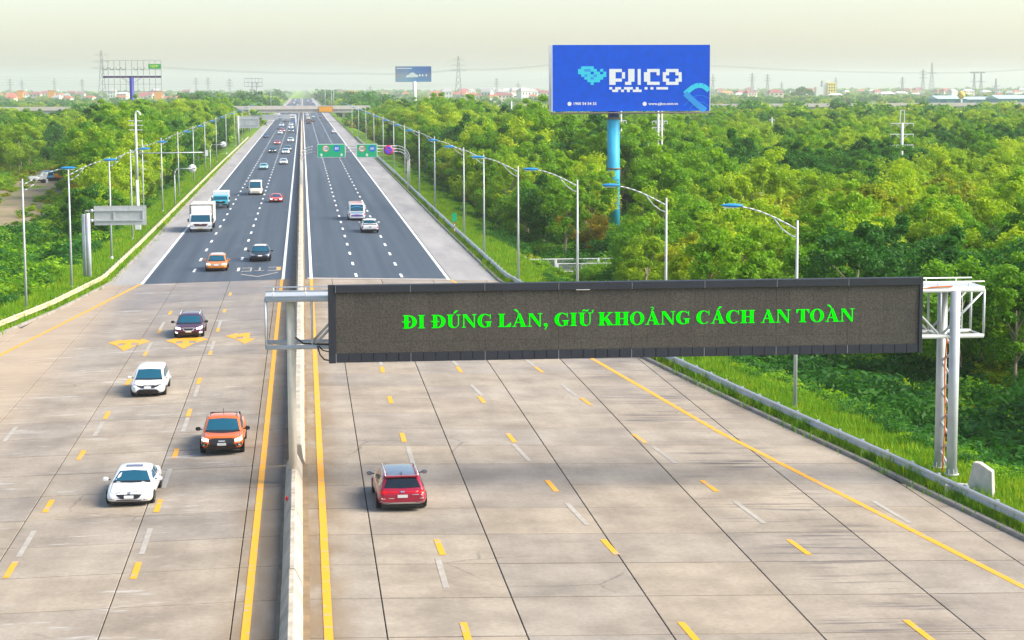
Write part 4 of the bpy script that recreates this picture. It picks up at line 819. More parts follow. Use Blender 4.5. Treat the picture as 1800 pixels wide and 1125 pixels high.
def make_body(st):
    L, W = st['L'], st['W']; ts = [0, .008, .02, .04, .07, .11, .16, .21, .26, .32, .40, .5, .6, .7, .78, .84, .9, .94, .97, .985, .995, 1]
    wtab = [(0, .70), (.01, .82), (.03, .90), (.07, .955), (.14, .99), (.3, 1), (.8, 1), (.92, .975), (.97, .93), (.99, .87), (1, .80)]
    sl = st.get('sill', 0); stab = [(0, .34 + sl), (.03, .24 + sl), (.1, .22 + sl), (.9, .24 + sl), (.97, .30 + sl), (1, .42 + sl * .5)]
    rows = []
    for t in ts:
        w = interp(wtab, t) * W / 2; zt = interp(st['top'], t); zs_ = interp(stab, t); y = -L / 2 + t * L
        half = [(u * w, y, (zs_ + (zt - zs_) * v) * S) for u, v in HALF]; rows.append([(-x, yy, z) for x, yy, z in half] + [h for h in reversed(half[:-1])])
    m = MB(); m.smooth = True; m.sheet(rows); n = len(rows[0]); m.add(rows[0], [tuple(reversed(range(n - 1)))]); m.add(rows[-1], [tuple(range(n - 1))]); return m
def cabin_pts(st):
    L, W = st['L'], st['W']; a, b, c, d = [-L / 2 + g * L for g in st['gh']]; wb, wr = W / 2 * st['bw'], W / 2 * st['rw']; zb, zr = st['belt'] * S, st['roof'] * S; q = zr - .10 * S
    return a, b, c, d, wb, wr, zb, zr, q
def make_cabin(st):
    a, b, c, d, wb, wr, zb, zr, q = cabin_pts(st); rows = []; mid = (b + c) / 2
    for y, w0, w1, z1, cr in ((a, wb * .94, wb * .86, zb + .01, .0), (b, wb, wr, zr - .03, .02), ((b + mid) / 2, wb, wr * 1.02, zr, .03), ((mid + c) / 2, wb, wr * 1.02, zr - .005, .03), (c, wb * .985, wr * .97, zr - .04, .02), (d, wb * .93, wb * .84, zb + .01, 0)):
        ed = (z1 - zb) * .90 + zb
        half = [(w0, y, zb - .12), (w0 * .995, y, zb), (w1 + .035 if z1 > zb + .1 else w1 + .04, y, ed), (w1 - .02, y, z1 - .012), (w1 * .6, y, z1 + cr * .7), (0, y, z1 + cr)]
        rows.append([(-x, yy, z) for x, yy, z in half] + list(reversed(half[:-1])))
    m = MB(); m.smooth = True; m.sheet(rows); n = len(rows[0]); m.add(rows[0], [tuple(reversed(range(n)))]); m.add(rows[-1], [tuple(range(n))]); return m, rows
def bvh_of(*mbs):
    V = []; Fc = []
    for mb in mbs:
        b = len(V); V += [Vector(v) for v in mb.v]; Fc += [[b + i for i in f] for f in mb.f]
    return BVHTree.FromPolygons(V, Fc)
def patch(tree, top, bot, d, off=.012, nu=8, nv=3):
    """surface patch between two polylines given as (lateral, height); d = 'f','r','L','R','t'"""
    m = MB(); rows = []
    def smp(pl, u):
        k = u * (len(pl) - 1); i = min(int(k), len(pl) - 2); f = k - i; return (pl[i][0] + (pl[i + 1][0] - pl[i][0]) * f, pl[i][1] + (pl[i + 1][1] - pl[i][1]) * f)
    nu = max(nu, (len(top) - 1) * 2)
    for j in range(nv + 1):
        row = []
        for i in range(nu + 1):
            a, b = smp(top, i / nu), smp(bot, i / nu); x = a[0] + (b[0] - a[0]) * j / nv; z = a[1] + (b[1] - a[1]) * j / nv
            if d == 'f': o_, r_ = Vector((x, -9, z)), Vector((0, 1, 0))
            elif d == 'r': o_, r_ = Vector((x, 9, z)), Vector((0, -1, 0))
            elif d == 'L': o_, r_ = Vector((-9, x, z)), Vector((1, 0, 0))
            elif d == 'R': o_, r_ = Vector((9, x, z)), Vector((-1, 0, 0))
            else: o_, r_ = Vector((x, z, 9)), Vector((0, 0, -1))
            h = tree.ray_cast(o_, r_)
            p = (h[0] - r_ * off) if h[0] is not None else None
            row.append(p)
        rows.append(row)
    good = [p for r_ in rows for p in r_ if p is not None]
    if not good: return None
    for r_ in rows:
        for i, p in enumerate(r_):
            if p is None: q = min((k for k in range(len(r_)) if r_[k] is not None), key=lambda k: abs(k - i), default=None); r_[i] = r_[q] if q is not None else good[0]
    m.smooth = True; m.sheet(rows); return m
WHEELS = {}
def add_wheels(t, st, pr=None, rim=M_RIM):
    L, W = st['L'], st['W']; f, r, rad = st['wheel']; key = round(rad, 3)
    if key not in WHEELS:
        m = MB(); m.smooth = True; prof = [(-.11, .72), (-.11, .94), (-.07, 1), (.07, 1), (.11, .94), (.11, .72), (.06, .66)]
        rows = [[(u, math.cos(a) * v * rad, math.sin(a) * v * rad * S) for u, v in prof] for a in [2 * math.pi * k / 20 for k in range(21)]]; m.sheet(rows)
        ty = m.build('tyre', M_TYRE); m = MB()
        m.add([(.085, math.cos(a) * rad * .30, math.sin(a) * rad * .30 * S) for a in [2 * math.pi * k / 16 for k in range(16)]], [tuple(range(16))])
        for k in range(5):
            a = 2 * math.pi * k / 5; ca, sa = math.cos(a), math.sin(a); p_ = lambda r_, w_: (ca * r_ - sa * w_, sa * r_ + ca * w_); q = [p_(rad * .2, -.06), p_(rad * .70, -.045), p_(rad * .70, .045), p_(rad * .2, .06)]; m.add([(.09, y, z * S) for y, z in q], [(0, 1, 2, 3)])
        rows = [[(.07, math.cos(a) * rad * v, math.sin(a) * rad * v * S) for v in (.74, .64)] for a in [2 * math.pi * k / 20 for k in range(21)]]; m.sheet(rows); ri = m.build('rim', rim)
        bk = MB(); bk.add([(.05, math.cos(a) * rad * .7, math.sin(a) * rad * .7 * S) for a in [2 * math.pi * k / 16 for k in range(16)]], [tuple(range(16))]); bk.add([(-.1, math.cos(a) * rad * .8, math.sin(a) * rad * .8 * S) for a in [2 * math.pi * k / 16 for k in range(16)]], [tuple(range(16))]); bm_ = bk.build('hub_plate', M_BLACK)
        WHEELS[key] = (ty.data, ri.data, bm_.data)
        for o_ in (ty, ri, bm_): bpy.data.objects.remove(o_)
    ty, ri, hb = WHEELS[key]
    for fy in (f, r):
        for s_ in (-1, 1):
            w = link('wheel', ty, t); w.location = (s_ * (W / 2 - .105), -L / 2 + fy * L, rad * S); w.rotation_euler.z = math.pi if s_ < 0 else 0; link('rim', ri, w); link('hub_plate', hb, w)
            m = MB(); rr = rad * 1.17; n = 14
            m.add([(s_ * (W / 2 + .004), -L / 2 + fy * L + math.cos(a) * rr, (rad + math.sin(a) * rr * .96) * S) for a in [math.pi * (k / (n - 1)) * 1.12 - .19 for k in range(n)]], [tuple(range(n))]); m.build('wheel_arch', M_BLACK, t)
def mk_car(style, pmat, name, label, cat, front=(), rear=(), roofm=None, rails=None, mirror=None, glass=M_GLASS, sunroof=False, low=False, trim=None, extra=None):
    st = STY[style]; L, W = st['L'], st['W']; t = thing(name, label, cat); body = make_body(st); cab, rows = make_cabin(st); tree = bvh_of(body, cab); hw = W / 2
    body.build('body', pmat, t); cab.build('cabin', pmat, t); a, b, c, d, wb, wr, zb, zr, q = cabin_pts(st)
    def pt(nm, m_, top, bot, dd, off=.012, par=None, **k):
        m = patch(tree, top, bot, dd, off, **k); return m.build(nm, m_, par or t) if m else None
    Z = lambda pl: [(x * hw, z * S) for x, z in pl]
    # glazing set into the cabin: each pane its own piece, proud of the pillars
    zbr, zrr = st['belt'], st['roof']
    pt('windshield', glass, [(-wr * .93, zr - .075), (0, zr - .045), (wr * .93, zr - .075)], [(-wb * .83, zb + .045), (0, zb + .05), (wb * .83, zb + .045)], 'f', .014, nu=10, nv=6)
    pt('rear_window', glass, [(-wr * .86, zr - .10), (0, zr - .075), (wr * .86, zr - .10)], [(-wb * .78, zb + .09), (0, zb + .07), (wb * .78, zb + .09)], 'r', .014, nu=10, nv=6)
    for dd in 'LR':
        mid = b + (c - b) * .40; m1 = c - (c - b) * .12 if style in ('suv', 'mpv', 'van') else c + .02
        zt_ = zr - .12
        pt('side_window', glass, [(b + .12, zt_), (mid - .05, zt_)], [(a + (b - a) * .42, zb + .05), (mid - .05, zb + .05)], dd, .012); pt('side_window', glass, [(mid + .05, zt_), (m1, zt_ - .01)], [(mid + .05, zb + .05), (min(m1 + .25, d - .12), zb + .06)], dd, .012)
        if style in ('suv', 'mpv', 'van'): pt('side_window', glass, [(m1 + .08, zt_ - .01), (c - .02, zt_ - .03)], [(m1 + .08, zb + .07), (c + (d - c) * .35, zb + .08)], dd, .012)
    if not low:
        for s_ in (-1, 1): pt('hood_seam', M_GREY_SEAM, [(s_ * hw * .80 - .008, st['L'] * -.46), (s_ * hw * .80 + .008, st['L'] * -.46)], [(s_ * hw * .80 - .008, a - .02), (s_ * hw * .80 + .008, a - .02)], 't', .006, nu=1, nv=5)
        for s_ in (-1, 1):
            m = MB(); m.box(*sorted((s_ * (wb + .0), s_ * (wb + .10))), a + (b - a) * .35, a + (b - a) * .35 + .06, zb + .03, zb + .07); x = s_ * (wb + .19); y = a + (b - a) * .36
            mm_ = MB(); mm_.box(x - .11, x + .11, y - .06, y + .10, zb + .0, zb + .155); mo = mm_.build('mirror', mirror or pmat, t, .035, 2); m.build('mirror_arm', M_BLACK, mo)
        for dd in 'LR':
            for yy in (b + (c - b) * .40,): pt('door_seam', M_BLACK, [(yy - .01, zb - .02), (yy + .01, zb - .02)], [(yy - .01, .36 * S), (yy + .01, .36 * S)], dd, .006, nu=2, nv=4)
            for yy in (b + (c - b) * .30, b + (c - b) * .80): pt('door_handle', trim or pmat, [(yy, zb - .08), (yy + .2, zb - .08)], [(yy, zb - .115), (yy + .2, zb - .115)], dd, .03, nu=2, nv=1)
            pt('sill_trim', M_BLACK, [(-L * .26, .36 * S), (L * .26, .36 * S)], [(-L * .26, .27 * S), (L * .26, .27 * S)], dd, .008)
    add_wheels(t, st)
    m = MB(); sl_ = st.get('sill', 0); m.box(-hw * .82, hw * .82, -L / 2 + .16, L / 2 - .16, (.15 + sl_) * S, (.27 + sl_) * S); pt('cowl', M_BLACK, [(-wb * .84, zb + .05), (wb * .84, zb + .05)], [(-wb * .86, zb - .005), (wb * .86, zb - .005)], 'f', .018, nu=6, nv=1); m.build('underbody', M_BLACK, t)
    if roofm: pt('roof_glass', roofm, [(-wr * .82, b + .1), (wr * .82, b + .1)], [(-wr * .82, c - .12), (wr * .82, c - .12)], 't', .010, nu=6, nv=6)
    if sunroof: pt('sunroof', mat('sunroof_glass', (.14, .12, .20), .2), [(-wr * .58, b + .22), (wr * .58, b + .22)], [(-wr * .58, b + .62), (wr * .58, b + .62)], 't', .010)
    if rails:
        for s_ in (-1, 1): m = MB(); x = s_ * (wr - .03); m.path([(x, b + .12, zr - .02), (x, b + .25, zr + .055), (x, c - .25, zr + .05), (x, c - .08, zr - .02)], .028, 6); m.build('roof_rail', rails, t)
    for nm, m_, top, bot, off in front: pt(nm, m_, Z(top), Z(bot), 'f', off)
    for nm, m_, top, bot, off in rear: pt(nm, m_, Z(top), Z(bot), 'r', off)
    if extra: extra(t, st, tree, pt, Z)
    return t
def sym(nm, m_, top, bot, off): return [(nm, m_, top, bot, off), (nm, m_, [(-x, z) for x, z in reversed(top)], [(-x, z) for x, z in reversed(bot)], off)]
def plate(z, m_=M_PLATE, w=.20, h=.075): return [('number_plate', m_, [(-w, z + h), (w, z + h)], [(-w, z - h), (w, z - h)], .035)]
# generic faces, so that every car also has its other end
def gen_front(zl, zg, lit=False, gr=M_BLACK): return sym('headlight', M_LITE if lit else M_LENS, [(.52, zl + .02), (.90, zl + .07)], [(.54, zl - .08), (.90, zl - .07)], .014) + [('grille', gr, [(-.48, zg + .11), (.48, zg + .11)], [(-.40, zg - .12), (.40, zg - .12)], .012), ('lower_intake', M_BLACK, [(-.7, .36), (.7, .36)], [(-.62, .24), (.62, .24)], .012)] + plate(zg - .05)
def gen_rear(zl): return sym('tail_light', M_TAIL, [(.55, zl + .07), (.92, zl + .07)], [(.58, zl - .08), (.92, zl - .08)], .014) + [('rear_valance', M_BLACK, [(-.8, .40), (.8, .40)], [(-.7, .28), (.7, .28)], .010)] + plate(zl - .02)
CARS = {}
def place(t, px, py, Y, heading_in=True, x=None, dx=0, rz=0):
    X = x if x is not None else gx(px, Y); t.location = (X, Y, crown(X) + .004); t.rotation_euler.z = (0 if heading_in else math.pi) + rz; t.rotation_euler.y = 0
    return t
# --- white hatchback-sedan
f = [('grille', M_BLACK, [(-.58, .66), (-.40, .72), (.40, .72), (.58, .66)], [(-.44, .48), (-.30, .40), (.30, .40), (.44, .48)], .014), ('badge', M_CHROME, [(-.07, .70), (.07, .70)], [(-.06, .64), (.06, .64)], .03), ('lower_intake', M_BLACK, [(-.55, .37), (.55, .37)], [(-.5, .32), (.5, .32)], .012)] + sym('headlight', M_LENS, [(.58, .66), (.82, .73)], [(.52, .62), (.80, .69)], .014) + sym('side_vent', M_STEEL, [(.60, .40), (.86, .43)], [(.58, .36), (.86, .40)], .012) + plate(.50)
c = mk_car('sedan', P_WHITE, 'sedan_car', 'glossy white sedan with sunroof and black grille driving on concrete plaza', 'car', f, gen_rear(.85), sunroof=True, trim=M_CHROME); place(c, 228, 0, 75.4 + 2.1, x=-6.72, rz=R(-1)); SED = c
# --- orange pickup, front seen
f = [('grille', M_BLACK, [(-.60, .98), (.60, .98)], [(-.54, .66), (.54, .66)], .018), ('grille_badge', M_SILV, [(-.15, .86), (.15, .86)], [(-.14, .80), (.14, .80)], .035), ('bumper_insert', M_BLACK, [(-.60, .68), (.60, .68)], [(-.70, .40), (.70, .40)], .03)] + sym('headlight', M_LITE, [(.60, .93), (.92, 1.02)], [(.60, .80), (.92, .84)], .016) + sym('fog_lamp_pocket', M_BLACK, [(.66, .70), (.92, .74)], [(.68, .54), (.90, .56)], .014) + sym('fog_lamp', M_LENS, [(.75, .65), (.85, .65)], [(.75, .59), (.85, .59)], .03) + plate(.66)
def pick_extra(bedcol):
    def ex(t, st, tree, pt, Z):
        L, W = st['L'], st['W']; a, b, c, d, wb, wr, zb, zr, q = cabin_pts(st)
        pt('bed_opening', M_BLACK, [(-W * .39, d + .10), (W * .39, d + .10)], [(-W * .39, L / 2 - .16), (W * .39, L / 2 - .16)], 't', .006)
        for s_ in (-1, 1): m = MB(); x = s_ * W * .36; m.path([(x, d + .95, 1.14 * S), (x * .97, d + .45, zr - .14), (x * .95, d + .1, zr - .08)], .04, 6); m.build('sport_bar', bedcol, t)
        m = MB(); m.tube((-W * .345, d + .42, zr - .15), (W * .345, d + .42, zr - .15), .035, n=6); m.build('sport_bar', bedcol, t)
        m = MB(); m.tube((0, (b + c) / 2, zr + .02), (0, (b + c) / 2 + .12, zr + .26), .012, n=4); m.build('antenna', M_BLACK, t)
    return ex
c = mk_car('pickup', P_ORANGE, 'pickup_truck', 'orange double-cab pickup with black grille and mirrors on plaza', 'pickup', f, gen_rear(.92), rails=M_GREY if False else M_STEEL, mirror=M_BLACK, extra=pick_extra(M_BLACK)); place(c, 390, 0, 85.4 + 2.3, x=-3.66)
# --- white MPV
f = [('grille_band', M_BLACK, [(-.80, .84), (-.3, .80), (.3, .80), (.80, .84)], [(-.72, .78), (-.30, .60), (.30, .60), (.72, .78)], .014), ('chrome_wing', M_CHROME, [(-.46, .62), (.46, .62)], [(-.40, .585), (.40, .585)], .028), ('lower_intake', M_BLACK, [(-.50, .54), (.50, .54)], [(-.74, .30), (.74, .30)], .02), ('badge', M_CHROME, [(-.05, .80), (.05, .80)], [(-.05, .73), (.05, .73)], .03)] + sym('headlight', M_LENS, [(.68, .66), (.84, .68)], [(.68, .54), (.84, .55)], .016) + plate(.66)
c = mk_car('mpv', P_WHITE, 'minivan', 'white minivan with dark wing-shaped nose following behind the sedan', 'car', f, gen_rear(.9)); place(c, 260, 0, 102.8 + 2.0, x=-8.12); MPV = c
# --- maroon SUV, lit lamps
f = [('grille', M_SILV, [(-.44, .86), (.44, .86)], [(-.30, .60), (.30, .60)], .014), ('grille_mesh', M_BLACK, [(-.36, .82), (.36, .82)], [(-.25, .65), (.25, .65)], .026), ('lower_bumper', M_BLACK, [(-.86, .52), (.86, .52)], [(-.80, .28), (.80, .28)], .014), ('skid_strip', M_CHROME, [(-.58, .36), (.58, .36)], [(-.56, .31), (.56, .31)], .03)] + sym('headlight', M_LITE, [(.50, .84), (.90, .94)], [(.52, .72), (.90, .78)], .016) + sym('fog_lamp', M_LITE, [(.72, .52), (.90, .54)], [(.72, .42), (.90, .43)], .03) + plate(.56)
c = mk_car('suv', P_MAROON, 'suv_car', 'dark maroon crossover with lit headlights driving over a yellow arrow', 'car', f, gen_rear(.95), mirror=M_BLACK, rails=M_SILV); place(c, 331, 0, 126.8 + 2.1, x=-7.38); SUV = c
# --- wine red SUV, rear seen
rr_ = [('light_bar', M_TAIL, [(-.90, 1.03), (0, 1.00), (.90, 1.03)], [(-.90, .93), (0, .965), (.90, .93)], .016), ('badge', M_CHROME, [(-.09, 1.035), (.09, 1.035)], [(-.07, .975), (.07, .975)], .04), ('lower_bumper', M_STEEL, [(-.88, .58), (-.6, .50), (.6, .50), (.88, .58)], [(-.82, .30), (-.6, .30), (.6, .30), (.82, .30)], .016), ('skid_plate', M_SILV, [(-.66, .45), (-.45, .50), (.45, .50), (.66, .45)], [(-.70, .34), (-.5, .34), (.5, .34), (.70, .34)], .035), ('name_badge', M_CHROME, [(-.64, .88), (-.38, .88)], [(-.64, .85), (-.38, .85)], .03), ('model_badge', M_CHROME, [(.34, .72), (.54, .72)], [(.34, .685), (.54, .685)], .03)] + sym('tail_light', M_TAIL, [(.62, 1.05), (.94, 1.06)], [(.66, .90), (.94, .86)], .02) + sym('reflector', M_CHROME, [(.68, .70), (.84, .72)], [(.68, .66), (.84, .67)], .03) + plate(.80)
def santa_extra(t, st, tree, pt, Z):
    a, b, c, d, wb, wr, zb, zr, q = cabin_pts(st); m = MB(); m.box(-wr * .95, wr * .95, c - .10, c + .12, zr - .055, zr + .0); m.build('spoiler', P_WINE, t, .02, 2)
    m = MB(); m.add([(-.015, c - .35, zr + .02), (.015, c - .35, zr + .02), (.015, c - .18, zr + .02), (-.015, c - .18, zr + .02), (0, c - .20, zr + .13)], [(0, 1, 2, 3), (0, 1, 4), (1, 2, 4), (2, 3, 4), (3, 0, 4)]); m.build('fin_antenna', M_BLACK, t)
c = mk_car('suv', P_WINE, 'suv_car', 'wine-red SUV seen from behind with silver roof rails on plaza', 'car', gen_front(.82, .72), rr_, roofm=mat('roof_glass', (.10, .13, .18), .12, spec=.8), rails=M_SILV, mirror=M_GREY if False else P_GREY, glass=M_GLASSB, extra=santa_extra); place(c, 707, 0, 72.9 + 2.25, False, x=3.45, rz=R(1.0))
# --- orange SUV and black SUV at the asphalt end
c = mk_car('suv', P_BROWN, 'suv_car', 'amber orange SUV with pale roof crossing onto the plaza', 'car', gen_front(.82, .78, True, M_STEEL), gen_rear(.95), roofm=mat('pale_roof', (.70, .62, .55), .3), low=False); place(c, 380, 0, 172.8 + 2.1, x=-7.58)
fb = gen_front(.84, .78, False, M_BLACK) + [('chrome_bow', M_CHROME, [(-.8, .90), (-.4, .80), (.4, .80), (.8, .90)], [(-.74, .84), (-.4, .76), (.4, .76), (.74, .84)], .03)]
c = mk_car('suv', P_BLACK, 'suv_car', 'black SUV with chrome nose just before the painted chevron', 'car', fb, gen_rear(.95), roofm=mat('pale_roof', (.70, .62, .55), .3)); place(c, 457, 0, 180.9 + 2.1, x=-4.0)
# --- sedans further up
c = mk_car('sedan', P_RED, 'sedan_car', 'coral red sedan with lit headlights beside the cream minibus', 'car', gen_front(.68, .55, True), gen_rear(.85)); place(c, 485, 0, 273.4 + 2, x=-3.75); REDS = c
def variant(src, pmat, label, px, Y, x, inb=True, roof=None):
    def rec(a, par):
        q = a.copy(); COL.objects.link(q); q.parent = par
        if q.name.split('.')[0] in ('body', 'cabin', 'mirror', 'door_handle'): q.material_slots[0].link = 'OBJECT'; q.material_slots[0].material = pmat
        for ch in a.children: rec(ch, q)
        return q
    q = rec(src, None); q['label'] = label; place(q, px, 0, Y, inb, x=x); return q
WS = mk_car('sedan', P_WHITE, 'sedan_car', 'white sedan alone in the inner lane ahead of dark pickup pair', 'car', gen_front(.68, .55), gen_rear(.85), low=True); place(WS, 498, 0, 407 + 2, x=-3.95)
WSUV = mk_car('suv', P_WHITE, 'suv_car', 'white SUV with lit headlights trailed closely by a dark SUV', 'car', gen_front(.82, .72, True), gen_rear(.95), low=True); place(WSUV, 502, 0, 469 + 2, x=-4.0)
variant(WS, P_MINT, 'pale teal sedan in the middle lane behind the minibus', 463, 386.9, -7.55); variant(WSUV, P_BLACK, 'black SUV in the middle lane level with white SUV', 479, 481.6, -7.2); variant(WSUV, P_GREY, 'dark grey SUV tailing the white SUV with lit headlights', 505, 492, -3.7); variant(REDS, P_RED, 'small red sedan in middle lane ahead of black SUV', 487, 551.6, -6.95); variant(WSUV, P_WHITE, 'white SUV in inner lane well clear of others, past the red sedan', 511, 570, -3.4)
variant(WS, P_NAVY, 'navy and white sedan straddling the outer edge line', 467, 629.4, -11.4); variant(WS, P_WHITE, 'white sedan in middle lane just ahead of a pinkish car', 492, 669, -7.45); variant(REDS, P_RED, 'pinkish red car close behind a white sedan near far gantry', 498, 700, -6.95); variant(WSUV, P_GREY, 'dark grey car in inner lane short of far gantry', 512, 689, -3.85); variant(WSUV, P_WHITE, 'white SUV in inner lane directly before far gantry legs', 513, 752, -4.3); variant(WS, P_WHITE, 'white car in inner lane under the far gantry', 512, 812, -4.5)
variant(WSUV, P_WHITE, 'white SUV in outer lane under the far gantry', 494, 800, -8.2); variant(WS, P_MAROON, 'brownish car in outer lane between white cars near far gantry', 490, 745, -8.6); variant(WS, P_BLUE, 'blue car in inner lane beyond the far gantry', 522, 870, -3.6); variant(WS, P_GREY, 'dark car emerging from under the overpass in middle lane', 500, 900, -7.2)
variant(WS, P_WHITE, 'white sedan hugging the right edge line beyond the green signs', 587, 682, 10.6, False); variant(WSUV, P_BLACK, 'dark blue-black SUV in right inner lane, last of its cluster', 542, 842, 2.5, False); variant(WS, P_BLACK, 'black sedan in right middle lane beside the cluster', 549, 897, 4.5, False); variant(WS, P_BROWN, 'orange-brown car in right inner lane ahead of blue-black SUV', 542, 905, 2.6, False); variant(WSUV, P_CREAM, 'pale cream SUV in right inner lane leading the cluster', 542, 960, 2.7, False); variant(WS, P_MINT, 'pale sedan in right middle lane ahead of black sedan', 550, 1005, 5.4, False); variant(WSUV, P_WHITE, 'white SUV far ahead in right inner lane just before overpass', 540, 1060, 2.6, False); variant(WS, P_GREY, 'grey car in right outer lane short of overpass', 563, 1010, 9.0, False)
# beyond the overpass
for i in range(22):
    Y = 1150 + i * 52 + random.uniform(-12, 12); left = random.random() < .72; src = random.choice((WS, WSUV)); x = random.choice((-11.3, -7.5, -3.8)) if left else random.choice((2.4, 6.2, 10))
    q = variant(src, random.choice((P_WHITE, P_WHITE, P_SILVER, P_BLACK, P_RED, P_CREAM)), 'tiny distant car in queueing traffic beyond the overpass', 0, Y, x, left); q['group'] = 'distant traffic beyond the overpass'
# --- white pickup, rear seen
rp = [('tailgate_badge', M_STEEL, [(-.14, .98), (.14, .98)], [(-.10, .80), (.10, .80)], .03), ('rear_bumper', M_BLACK, [(-.88, .60), (.88, .60)], [(-.78, .40), (.78, .40)], .05), ('tailgate_line', M_SILV, [(-.62, .72), (.62, .72)], [(-.62, .69), (.62, .69)], .018)] + sym('tail_light', M_TAIL, [(.80, 1.04), (.96, 1.04)], [(.80, .74), (.96, .74)], .02) + plate(.52, w=.2, h=.07)
c = mk_car('pickup', P_WHITE, 'pickup_truck', 'white pickup seen from behind following the striped minibus', 'pickup', gen_front(.92, .82), rp, extra=pick_extra(M_BLACK)); place(c, 651, 0, 215.7 + 2.5, False, x=7.12)
# --- minibuses
fbus = [('grille', mat('grille_brown', (.28, .16, .08), .5), [(-.46, .72), (.46, .72)], [(-.46, .56), (.46, .56)], .014), ('bumper', M_BLACK, [(-.84, .42), (.84, .42)], [(-.8, .28), (.8, .28)], .014)] + sym('headlight', M_LENS, [(.56, .78), (.88, .84)], [(.56, .64), (.88, .66)], .016) + plate(.50)
STY['minibus'] = dict(STY['van']); STY['minibus'].update(L=6.6, W=2.05, roof=2.6, belt=1.36, gh=(.045, .115, .975, .995), top=[(0, .6), (.012, 1.05), (.03, 1.20), (.07, 1.38), (.1, 1.40), (.9, 1.40), (.99, 1.36), (1, 1.1)], rw=.84)
c = mk_car('minibus', P_CREAM, 'minibus', 'cream minibus with wide dark windscreen beside red sedan', 'minibus', fbus, gen_rear(1.0), mirror=M_BLACK); place(c, 449, 0, 294 + 3, x=-7.0)
M_BUSB = paint('bus_blue', (.03, .26, .55)); M_BUSP = paint('bus_purple', (.16, .10, .36))
rb = [('chevron_stripe', M_BUSB, [(-.72, 2.02), (0, 2.30), (.72, 2.02)], [(-.72, 1.95), (0, 2.16), (.72, 1.95)], .02), ('lower_stripe', M_BUSB, [(-.80, 1.26), (.80, 1.26)], [(-.6, 1.14), (.6, 1.14)], .018), ('purple_panel', M_BUSP, [(-.66, .86), (0, .98), (.66, .86)], [(-.70, .66), (0, .62), (.70, .66)], .018), ('rear_bumper', P_WHITE, [(-.88, .52), (.88, .52)], [(-.84, .36), (.84, .36)], .03)] + sym('tail_light', M_TAIL, [(.82, 1.1), (.94, 1.1)], [(.82, .84), (.94, .84)], .02)
c = mk_car('minibus', P_WHITE, 'minibus', 'white minibus from behind with blue chevron and purple rear stripes', 'minibus', gen_front(.85, .7), rb, roofm=paint('bus_red', (.55, .06, .06))); place(c, 628, 0, 235.9 + 3.3, False, x=6.25)
